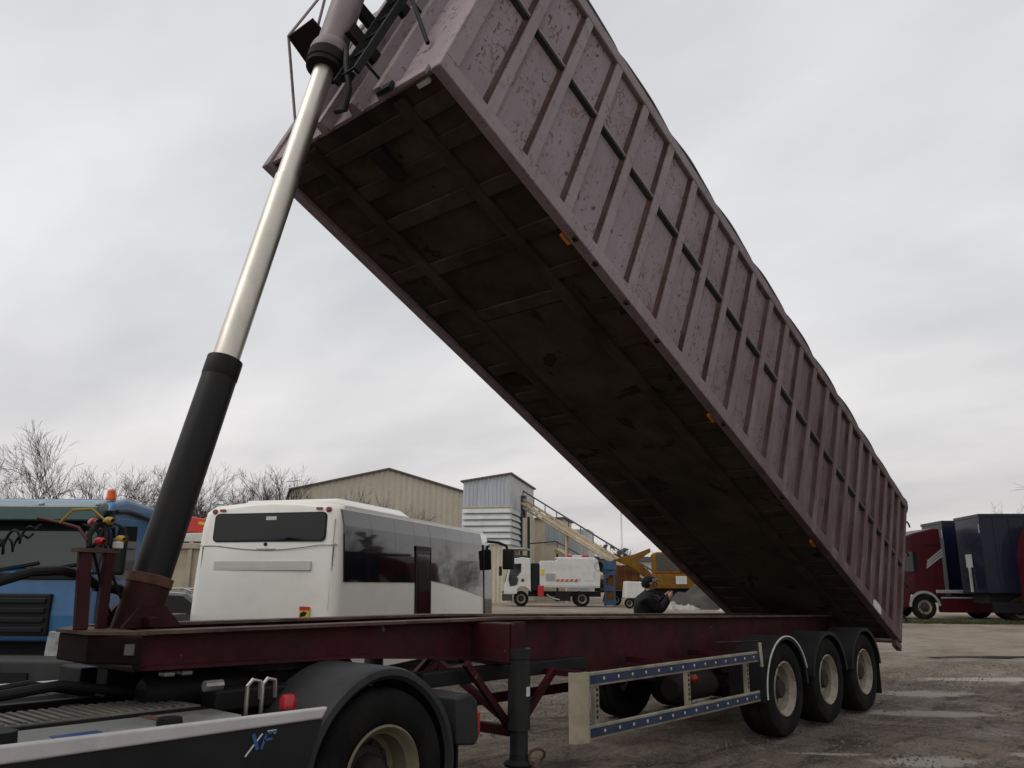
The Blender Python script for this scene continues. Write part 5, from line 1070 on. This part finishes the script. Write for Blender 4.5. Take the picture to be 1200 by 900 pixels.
def mound(name, lat, dep, rx, ry, h, m, label, cat, seed, n=40):
    q = MB(); V = []; F = []; c = stand(lat, dep)
    for j in range(n+1):
        for i in range(n+1):
            u, w_ = i/n*2-1, j/n*2-1; r = math.hypot(u, w_)
            hgt = h*max(0, 1-r**1.4)*(0.75+0.5*noise.noise(Vector((u*2.2, w_*2.2, seed))))+0.18*noise.noise(Vector((u*7, w_*7, seed)))*(1 if r < 1 else 0)
            V.append((u*rx, w_*ry, hgt-0.05 if r < 1.0 else -0.25))
    for j in range(n):
        for i in range(n): k = j*(n+1)+i; F.append((k, k+1, k+n+2, k+n+1))
    q.v = V; q.f = F; o = q.build(name, m, None, True, ang=60, loc=c, rot=(0, 0, RZ)); return tag(o, label, cat)
mound('earth_pile', 12.6, 52.0, 3.6, 3.0, 2.3, 'earth', 'dark grey earth heap to the right of the man', 'heap', 2)
mound('rubble_heap', 13.2, 46.5, 2.0, 1.2, 1.0, 'rubble', 'pale rubble heap in front of the dark earth heap', 'heap', 5)
mound('rubble_heap', 9.6, 49.0, 1.5, 0.8, 0.55, 'rubble', 'low pale scrap heap just right of the man', 'heap', 9)
FB = thing('far_building', 'low pale building far behind the yellow excavator', 'building', stand(11.5, 92.0), RZ)
MB().box(0, 8, 0, 6, 0, 3.9).build('wall', 'building_white', FB); MB().prism([(-0.3, 3.9), (8.3, 3.9), (8.0, 4.4), (0, 4.4)], 'y', -0.3, 6.3).build('roof', 'roof_dark', FB)
for k in range(4): MB().box(0.8+k*1.9, 1.8+k*1.9, -0.05, 0.0, 1.6, 2.9).build('window', 'dark_glass', FB)
MA = thing('lattice_mast', 'thin lattice radio mast far away above the tree line', 'mast', stand(18.5, 140.0), RZ)
for dx, dy in ((0, 0), (0.5, 0), (0.25, 0.45)): MB().tube([(dx, dy, 0), (0.25+(dx-.25)*.2, 0.2, 15)], 0.02, 5).build('mast_leg', 'silver_trim', MA)
for k in range(10): MB().tube([(0.03*k, 0, k*1.45), (0.5-0.02*k, 0.05, k*1.45+1.4)], 0.012, 4).build('mast_brace', 'silver_trim', MA)

# ------------------------------------------------------------------ red tractor and navy box trailers at the right
RT = thing('red_tractor', 'dark red tractor unit with silver stripes, left of the navy box trailers', 'truck', stand(18.2, 37.0), RZ)
cp = [(-1.45, 0.45), (-1.5, 1.1), (-1.4, 1.9), (-1.15, 3.0), (-0.95, 3.45), (-0.2, 3.72), (0.7, 3.95), (0.98, 3.95), (1.02, 3.5), (0.98, 1.0), (0.72, 0.98), (0.55, 1.08), (-0.55, 1.08), (-0.68, 0.5)]
rc = MB().prism(cp, 'y', 0, 2.5).build('cab', 'scania_red', RT, bev=0.06, seg=3)
MB().prism([(-1.12, 2.05), (-0.92, 2.9), (-0.15, 2.9), (-0.15, 2.05)], 'y', -0.02, -0.004).build('side_window', 'dark_glass', rc)
for k in range(3):
    MB().prism([(0.25+k*0.03, 2.18+k*0.13), (1.02, 2.72+k*0.13), (1.02, 2.80+k*0.13), (0.25+k*0.03, 2.27+k*0.13)], 'y', -0.018, -0.004).build('stripe', 'silver_trim', rc)
MB().box(0.2, 0.95, -0.02, -0.004, 3.2, 3.24).build('body_line', 'trim_black', rc)
MB().arc((0, 0.52), 0.60, 0.70, 5, 178, 'y', -0.04, 0.02, 18).build('arch_trim', 'silver_trim', RT)
MB().box(0.55, 2.3, -0.04, 0.3, 1.12, 1.26).build('deflector_base', 'silver_trim', RT, bev=0.02)
MB().box(0.72, 5.4, -0.03, 0.0, 0.90, 0.96).build('skirt_line', 'silver_trim', RT)
MB().box(0.72, 4.6, -0.02, 0.3, 0.30, 0.90).build('side_skirt', 'scania_red', RT, bev=0.03)
wheel_set(RT, 0, 0.0, 0.52, 0.52, 0.32, 'rim_cream', dish=0.03); wheel_set(RT, 0, 2.5, 0.52, 0.52, 0.32, 'rim_cream', dish=0.03, flip=True)
wheel_set(RT, 3.7, 0.0, 0.52, 0.52, 0.32, 'rim_cream'); wheel_set(RT, 3.7, 2.5, 0.52, 0.52, 0.32, 'rim_cream', flip=True)
MB().box(0.9, 5.2, 0.8, 1.7, 0.7, 1.0).build('chassis', 'trim_black', RT)
NV = []
for k, (lat, dep, ln, hh_, lab, rzo) in enumerate(((20.2, 38.6, 6.0, 4.38, 'navy box trailer right behind the dark red cab', -0.10), (19.35, 34.0, 3.0, 4.32, 'tall navy box trailer with a grey sign, right of the dark red cab', -0.12))):
    b_ = thing('box_trailer', lab, 'trailer', stand(lat, dep), RZ+rzo)
    bx_ = MB().box(0, ln, 0, 2.5, 1.15, hh_).build('box', 'navy_box', b_, bev=0.03)
    MB().box(-0.03, ln+0.02, -0.03, 2.53, hh_-0.10, hh_+0.03).build('top_frame', 'navy_box', bx_, bev=0.01)
    MB().box(-0.03, 0.10, -0.03, 0.08, 1.2, hh_-0.1).build('corner_post', 'navy_box', bx_)
    MB().box(-0.045, -0.031, 0.02, 0.10, hh_-0.75, hh_-0.40).build('corner_plate', 'silver_trim', bx_)
    for j in range(4): MB().box(0.5+j*0.6, 0.54+j*0.6, -0.02, -0.001, 1.2, hh_-0.12).build('panel_joint', 'navy_box', bx_)
    MB().box(0.2, ln-0.2, 0.4, 2.1, 0.75, 1.12).build('chassis', 'trim_black', b_)
    for x in (1.2, 2.4): wheel_set(b_, x, 0.05, 0.5, 0.5, 0.36, 'rim_gold')
    if k:
        MB().box(-0.06, -0.032, 1.05, 1.65, 2.2, 2.75).build('grey_sign', 'sign_grey', bx_)
        MB().box(-0.10, -0.04, 1.25, 1.40, 1.2, 2.2).build('hose_drop', 'sign_grey', bx_)
    MB().box(0.1, ln-0.1, -0.02, 0.02, 0.40, 0.80).build('side_guard', 'black_metal', b_)
OT = thing('brown_truck', 'brownish red truck cut by the right edge of the picture', 'truck', stand(20.6, 31.8), RZ)
oc = MB().prism([(0.0, 0.9), (0.0, 2.6), (0.15, 3.3), (0.45, 3.9), (2.2, 4.0), (2.2, 0.9)], 'y', 0, 2.5).build('cab', 'scania_red', OT, bev=0.06, seg=3)
MB().box(0.3, 1.2, -0.02, -0.003, 2.2, 3.0).build('side_window', 'dark_glass', oc)
MB().box(-0.04, 0.3, 0.05, 2.45, 0.4, 0.95).build('bumper', 'trim_black', OT, bev=0.04)
for x in (0.95, 4.4): wheel_set(OT, x, 0.0, 0.5, 0.5, 0.32, 'rim_gold')
MB().box(2.0, 4.9, 0.6, 1.9, 0.7, 1.1).build('chassis', 'trim_black', OT)

# ------------------------------------------------------------------ the man
def human():
    MN = thing('person', 'man in dark jacket and cap, arms raised to hold up a camera behind the trailer', 'person', stand(2.22, 14.0), RZ+0.12); MN.scale = (1.14, 1.14, 1.0)
    J = [(0, 0, .93), (0.0, 0, 1.10), (0.01, 0, 1.30), (0.03, 0, 1.45), (0.06, 0, 1.535),            # 0-4 pelvis..neck
         (0.03, -.19, 1.42), (0.17, -.20, 1.22), (0.33, -.09, 1.42), (0.37, -.075, 1.50),           # 5-8 near arm (camera side)
         (0.03, .19, 1.42), (0.18, .20, 1.24), (0.34, .09, 1.43), (0.38, .075, 1.51),                # 9-12 far arm
         (0.0, -.10, .90), (0.02, -.11, .49), (-.01, -.12, .09), (.15, -.13, .04),                   # 13-16 near leg
         (0.0, .10, .90), (0.06, .11, .49), (.05, .12, .09), (.21, .13, .04)]
    E_ = [(0, 1), (1, 2), (2, 3), (3, 4), (3, 5), (5, 6), (6, 7), (7, 8), (3, 9), (9, 10), (10, 11), (11, 12), (0, 13), (13, 14), (14, 15), (15, 16), (0, 17), (17, 18), (18, 19), (19, 20)]
    Rr = {0: (.17, .15), 1: (.165, .145), 2: (.19, .165), 3: (.15, .13), 4: (.062, .062), 5: (.10, .10), 6: (.078, .078), 7: (.055, .055), 8: (.034, .034), 9: (.10, .10), 10: (.078, .078), 11: (.055, .055), 12: (.034, .034),
          13: (.11, .11), 14: (.075, .075), 15: (.06, .06), 16: (.045, .04), 17: (.11, .11), 18: (.075, .075), 19: (.06, .06), 20: (.045, .04)}
    # head on the neck
    k = len(J); J += [(0.085, 0, 1.60), (0.10, 0, 1.67), (0.085, 0, 1.735)]; E_ += [(4, k), (k, k+1), (k+1, k+2)]
    Rr[k] = (.070, .075); Rr[k+1] = (.094, .082); Rr[k+2] = (.075, .07)
    # fingers closing on the camera
    for w_, s_ in ((8, -1), (12, 1)):
        b = Vector(J[w_])
        for f, (dz, ln) in enumerate(((0.035, .055), (0.015, .06), (-0.005, .056), (-0.022, .045))):
            k = len(J); p1 = b+Vector((0.035, -s_*0.005, dz)); p2 = p1+Vector((0.012, -s_*ln*0.75, 0.006))
            J += [tuple(p1), tuple(p2)]; E_ += [(w_, k), (k, k+1)]; Rr[k] = (.011, .011); Rr[k+1] = (.009, .009)
        k = len(J); J += [tuple(b+Vector((-0.012, -s_*0.03, -0.02)))]; E_ += [(w_, k)]; Rr[k] = (.012, .012)
    me = bpy.data.meshes.new('body'); me.from_pydata(J, E_, []); o = bpy.data.objects.new('tmp_body', me); col.objects.link(o)
    sk = o.modifiers.new('skin', 'SKIN'); o.modifiers.new('sub', 'SUBSURF').levels = 2
    for i, sv in enumerate(me.skin_vertices[0].data): sv.radius = Rr.get(i, (.02, .02)); sv.use_root = (i == 0)
    dg = bpy.context.evaluated_depsgraph_get(); dg.update()
    m2 = bpy.data.meshes.new_from_object(o.evaluated_get(dg)); bpy.data.objects.remove(o)
    for m_ in ('jacket', 'trousers', 'skin', 'trim_black'): m2.materials.append(MATS[m_])
    for p in m2.polygons:
        c = p.center; i = 0
        if c.z > 1.56 and c.x < 0.25: i = 2
        elif c.x > 0.335: i = 2
        elif c.z < 0.10: i = 3
        elif c.z < 0.88: i = 1
        p.material_index = i; p.use_smooth = True
    b = bpy.data.objects.new('body', m2); col.objects.link(b); b.parent = MN
    # face: nose, brow, ears
    MB().lathe([(0.001, 0.0), (0.014, -0.03), (0.016, -0.045), (0.01, -0.055)], (0.196, 0, 1.69), 'z', 8).build('nose', 'skin', MN, True)
    for s_ in (-1, 1):
        MB().lathe([(0.001, -0.012), (0.018, -0.010), (0.026, 0.0), (0.02, 0.01)], (0.085, s_*0.085, 1.665), 'y', 10).build('ear', 'skin', MN, True)
        MB().lathe([(0.001, -0.006), (0.009, 0.0), (0.001, 0.006)], (0.178, s_*0.03, 1.69), 'y', 8).build('eye', 'trim_black', MN, True)
    MB().box(0.165, 0.186, -0.022, 0.022, 1.618, 1.626).build('mouth', 'hair_grey', MN)
    hr = MB(); V = []; F = []; n = 16
    for j, (z, s_) in enumerate(((1.60, .80), (1.66, 1.0), (1.72, 1.02), (1.765, .80), (1.79, .3))):
        for i in range(n): a = 2*math.pi*i/n; V.append((0.085+0.103*s_*math.cos(a)-(0.02 if z < 1.7 else 0), 0.092*s_*math.sin(a), z+(0.075 if math.cos(a) > 0.3 and z < 1.7 else 0)))
    for j in range(4):
        for i in range(n): F.append((j*n+i, j*n+(i+1) % n, (j+1)*n+(i+1) % n, (j+1)*n+i))
    F.append(tuple(range(4*n, 5*n))); hr.v = V; hr.f = F; hr.build('hood_cap', 'jacket', MN, True, ang=60)
    MB().prism([(0.15, 1.735), (0.27, 1.70), (0.275, 1.708), (0.17, 1.752)], 'y', -0.065, 0.065).build('cap_peak', 'cap_grey', MN, bev=0.004)
    MB().box(0.11, 0.16, -0.098, -0.085, 1.70, 1.75).build('cap_panel', 'cap_grey', MN)
    return MN
human()
PH = tag(MB().box(-0.012, 0.012, -0.075, 0.075, 0, 0.10).tube([(0.012, 0.02, 0.05), (0.035, 0.02, 0.05)], 0.025, 12).build('camera', 'trim_black', None, bev=0.006, loc=stand(2.22, 14.0)+RGT*0.470*math.cos(0.12)+FWD*0.055+Vector((0, 0, 1.46)), rot=(0, 0, RZ+0.12)), 'small black camera held up in both hands by the man', 'camera')

# ------------------------------------------------------------------ trees
def tree_mesh(seed, H, levels=5, spread=0.55, detail=1.0):
    rnd = random.Random(seed); tr = MB(); tw_ = MB()
    def add(mb, a, b, r0, r1, n):
        d = (b-a).normalized(); u = Vector((0, 0, 1)) if abs(d.z) < 0.9 else Vector((1, 0, 0))
        sx = d.cross(u).normalized(); uz = sx.cross(d)
        k = len(mb.v)
        for p, r in ((a, r0), (b, r1)):
            for j in range(n):
                t = 2*math.pi*j/n; w_ = p+(sx*math.cos(t)+uz*math.sin(t))*r; mb.v.append((w_.x, w_.y, w_.z))
        for j in range(n): q = (j+1) % n; mb.f.append((k+j, k+q, k+n+q, k+n+j))
    def grow(p, d, ln, r, lev):
        nseg = 3 if lev < 3 else 2; q = p
        mb = tr if lev < 2 else tw_; n = 7 if lev == 0 else 5 if lev == 1 else 3
        pts = [p]
        for s_ in range(nseg):
            d = (d+Vector((rnd.gauss(0, .10), rnd.gauss(0, .10), rnd.gauss(0.05, .08)))).normalized()
            e = q+d*ln/nseg; ra, rb = r*(1-0.32*s_/nseg), r*(1-0.32*(s_+1)/nseg)
            add(mb, q, e, ra, rb, n); q = e; pts.append((e, d, rb))
        if lev >= levels: return
        kids = int((3 if lev == 0 else 3 if lev < 3 else 3)*detail+rnd.random())
        for c in range(kids+1):
            src = pts[rnd.randint(1, nseg)]; az = rnd.uniform(0, 2*math.pi); sp = rnd.uniform(0.35, 0.8)*spread*1.6
            u = src[1].orthogonal().normalized(); u.rotate(Matrix.Rotation(az, 3, src[1]))
            nd = (src[1]*math.cos(sp)+u*math.sin(sp)).normalized()
            grow(src[0], nd, ln*rnd.uniform(0.62, 0.86), max(0.009, src[2]*rnd.uniform(0.46, 0.62)), lev+1)
    for k in range(rnd.choice((1, 2))):
        grow(Vector((k*0.5, 0, 0)), Vector((rnd.gauss(0, .08), rnd.gauss(0, .08), 1)).normalized(), H*0.34, H*0.016, 0)
    for mb in (tr, tw_):
        pass
    zm = max(v[2] for v in tw_.v); s_ = H/zm
    for mb in (tr, tw_): mb.v = [(a*s_, b*s_, c*s_) for a, b, c in mb.v]
    return tr, tw_
def raw(mb, name, m):
    me = bpy.data.meshes.new(name); me.from_pydata(mb.v, [], mb.f); me.materials.append(MATS[m]); me.update(); return me
spots = [(-37, 62, 11.0, 'bare winter tree at the left edge of the picture'), (-30.5, 60, 12.2, 'tallest bare winter tree, above the left part of the blue cab'), (-27.5, 66, 11.0, 'bare winter tree just right of the tallest one'),
         (-24.4, 64, 10.4, 'spreading bare tree left of the orange beacon'), (-22.5, 70, 10.9, 'bare tree right above the orange beacon'), (-19.6, 66, 10.2, 'bare tree at the left side of the ram sleeve'),
         (-16.9, 64, 10.6, 'bare tree showing right of the ram sleeve'), (-15.0, 72, 9.8, 'bare tree above the left corner of the bus'), (-13.2, 78, 9.6, 'bare tree above the rear window of the bus'), (-11.8, 84, 9.8, 'small bare tree left of the warehouse gable'),
         (-33.6, 57, 9.6, 'bare tree low at the left, over the blue cab'), (-26.0, 60, 9.4, 'thin bare tree between the tallest tree and the beacon'), (-18.0, 74, 10.2, 'slender bare tree peeping past the right side of the ram sleeve'), (-14.4, 68, 9.0, 'bare tree beside the upper left corner of the bus'),
         (-34.0, 70, 11.6, 'bare tree behind the blue cab, second from the left edge')]
for i, (lat, dep, H, lab) in enumerate(spots):
    T = thing('bare_tree', lab, 'tree', stand(lat, dep), random.Random(i).uniform(0, 6), 'bare trees along the yard edge')
    a, b = tree_mesh(20+i, H, 6, 0.40+0.08*(i % 3), 0.72)
    for mb, nm, m_ in ((a, 'trunk', 'bark'), (b, 'crown', 'twig')):
        o = bpy.data.objects.new(nm, raw(mb, nm, m_)); col.objects.link(o); o.parent = T
for i, (lat, dep, H, lab) in enumerate(((0.0, 76.0, 7.6, 'bare young tree between the warehouse and the tower'), (45.5, 78.0, 9.2, 'reddish bare tree tip above the navy box trailers'))):
    T = thing('bare_tree', lab, 'tree', stand(lat-(3.4 if i == 0 else 0), dep), 1.0+i)
    a, b = tree_mesh(60+i, H, 5, 0.5, 1.0)
    for mb, nm, m_ in ((a, 'trunk', 'bark'), (b, 'crown', 'twig')):
        o = bpy.data.objects.new(nm, raw(mb, nm, m_)); col.objects.link(o); o.parent = T
def leafy(name, lat, dep, rx, h, lab, seed, n=2600):
    T = thing(name, lab, 'bush', stand(lat, dep)); rnd = random.Random(seed); q = MB()
    for k in range(n):
        a = rnd.uniform(0, 6.283); u = rnd.random()**0.5; z = rnd.random()
        rr_ = rx*u*math.sqrt(max(0.05, 1-(z*1.05-0.35)**2*1.1))*(0.8+0.4*noise.noise(Vector((math.cos(a)*2, math.sin(a)*2, z*3+seed))))
        c = Vector((rr_*math.cos(a), rr_*math.sin(a), z*h)); s_ = rnd.uniform(.07, .18)
        u1 = Vector((rnd.gauss(0, 1), rnd.gauss(0, 1), rnd.gauss(0, 1))).normalized(); u2_ = u1.orthogonal().normalized()
        q.add([c-u1*s_, c+u2_*s_*.5, c+u1*s_, c-u2_*s_*.5], [(0, 1, 2, 3)])
    o = bpy.data.objects.new('foliage', raw(q, 'foliage', 'evergreen')); col.objects.link(o); o.parent = T
    MB().tube([(0, 0, 0), (0, 0, h*0.6)], [0.1, 0.04], 6).build('stem', 'bark', T)
leafy('evergreen_bush', -28.5, 58, 2.4, 6.6, 'dark evergreen bush behind the blue cab roof, below the tallest tree', 1)
leafy('evergreen_bush', -25.0, 58, 2.0, 6.5, 'dark evergreen bush behind the blue cab roof, left of the beacon', 2)
leafy('evergreen_bush', -33.5, 58, 2.3, 6.3, 'dark evergreen bush at the left edge, behind the blue cab roof', 3)
leafy('evergreen_bush', -20.5, 60, 1.8, 6.2, 'dark evergreen bush right of the beacon, behind the blue cab', 4)
leafy('evergreen_bush', -17.6, 58, 1.8, 4.9, 'dark evergreen bush behind the ram sleeve', 5)
# far woods: one mass in the gap, and round the right-hand side of the yard
protos = [tree_mesh(80+k, 10, 4, 0.6, 1.0) for k in range(4)]
q = MB(); rnd = random.Random(5)
def plant(lat, dep, H):
    a, b = protos[rnd.randrange(4)]; s_ = H/10; th = rnd.uniform(0, 6.28); c = stand(lat, dep); cs, sn = math.cos(th)*s_, math.sin(th)*s_
    for mb in (a, b):
        k = len(q.v); q.v += [(c.x+v[0]*cs-v[1]*sn, c.y+v[0]*sn+v[1]*cs, c.z+v[2]*s_) for v in mb.v]; q.f += [tuple(i+k for i in f) for f in mb.f]
for k in range(46): plant(rnd.uniform(8, 45), rnd.uniform(150, 185), rnd.uniform(7.0, 9.3))
for k in range(60): t = R(rnd.uniform(33, 75)); rr_ = rnd.uniform(95, 120); plant(rr_*math.sin(t), rr_*math.cos(t), rnd.uniform(6.5, 9.5))
for k in range(40): t = R(rnd.uniform(35, 64)); rr_ = rnd.uniform(62, 88); plant(rr_*math.sin(t), rr_*math.cos(t), rnd.uniform(8, 12.5))
def clump(lat, dep, w_, h):
    c = stand(lat, dep)
    for k in range(260):
        a = rnd.uniform(0, 6.28); r_ = w_*rnd.random()**.5; z = h*rnd.random()*math.sqrt(max(0, 1-(r_/w_)**2*.8)); s_ = rnd.uniform(.35, .8)
        p = Vector((c.x+r_*math.cos(a), c.y+r_*math.sin(a), c.z+z)); u1 = Vector((rnd.gauss(0, 1), rnd.gauss(0, 1), rnd.gauss(0, 1))).normalized(); u2_ = u1.orthogonal()
        k0 = len(q.v); q.v += [tuple(p-u1*s_), tuple(p+u2_*s_*.6), tuple(p+u1*s_), tuple(p-u2_*s_*.6)]; q.f.append((k0, k0+1, k0+2, k0+3))
for k in range(26): clump(8+k*1.5, rnd.uniform(150, 160), 2.8, rnd.uniform(6, 9))
for k in range(60): t = R(33+k*0.72); clump(100*math.sin(t), 100*math.cos(t), 2.6, rnd.uniform(2.8, 5.0))
for k in range(70): t = R(34.5+k*0.42); rr_ = rnd.uniform(66, 84); clump(rr_*math.sin(t), rr_*math.cos(t), 2.6, rnd.uniform(5.0, 8.5))
fo = bpy.data.objects.new('far_wood', raw(q, 'far_wood', 'wood_far')); col.objects.link(fo)
tag(fo, 'grey-brown band of bare woodland along the far side of the yard', 'woodland', None, 'stuff')
# rough grass along the right-hand parking edge, loose gravel on the yard
q = MB(); rnd = random.Random(11)
for k in range(9000):
    lat = rnd.uniform(15, 34); dep = 33.2+0.35*(lat-18)*-0.1+abs(rnd.gauss(0, 0.9)); c = stand(lat, dep)
    h = rnd.uniform(.04, .16); w_ = rnd.uniform(.015, .04); a = rnd.uniform(0, 3.14); dx, dy = math.cos(a)*w_, math.sin(a)*w_; k0 = len(q.v)
    q.v += [(c.x-dx, c.y-dy, c.z-0.02), (c.x+dx, c.y+dy, c.z-0.02), (c.x+rnd.gauss(0, .04), c.y+rnd.gauss(0, .04), c.z+h)]; q.f.append((k0, k0+1, k0+2))
go_ = bpy.data.objects.new('grass', raw(q, 'grass', 'grass')); col.objects.link(go_); tag(go_, 'rough grass strip in front of the parked red tractor and box trailers', 'grass', None, 'stuff')
q = MB(); rnd = random.Random(12)
for k in range(26000):
    x = rnd.uniform(-6, 12); y = rnd.uniform(-4.5, 7)
    if noise.noise(Vector((x*.5, y*.5, 2)))+rnd.uniform(-.4, .4) < 0: continue
    s_ = rnd.uniform(.007, .020)*(1.8 if rnd.random() < .06 else 1); nr = max(0, 1-max(0, math.hypot(x-6, y-4)-14)/30); z = ground_h(x, y)+bumps(x, y)*nr-0.012*nr
    a = rnd.uniform(0, 3); ca, sa = math.cos(a)*s_, math.sin(a)*s_*rnd.uniform(.6, 1); k0 = len(q.v)
    q.v += [(x-ca, y-sa, z), (x+sa, y-ca, z), (x+ca, y+sa, z), (x-sa, y+ca, z), (x, y, z+s_*rnd.uniform(.6, 1.1))]
    q.f += [(k0, k0+1, k0+4), (k0+1, k0+2, k0+4), (k0+2, k0+3, k0+4), (k0+3, k0, k0+4)]
po = bpy.data.objects.new('gravel', raw(q, 'gravel', 'pebble')); col.objects.link(po); tag(po, 'loose pale gravel scattered over the brown yard', 'gravel', None, 'stuff')
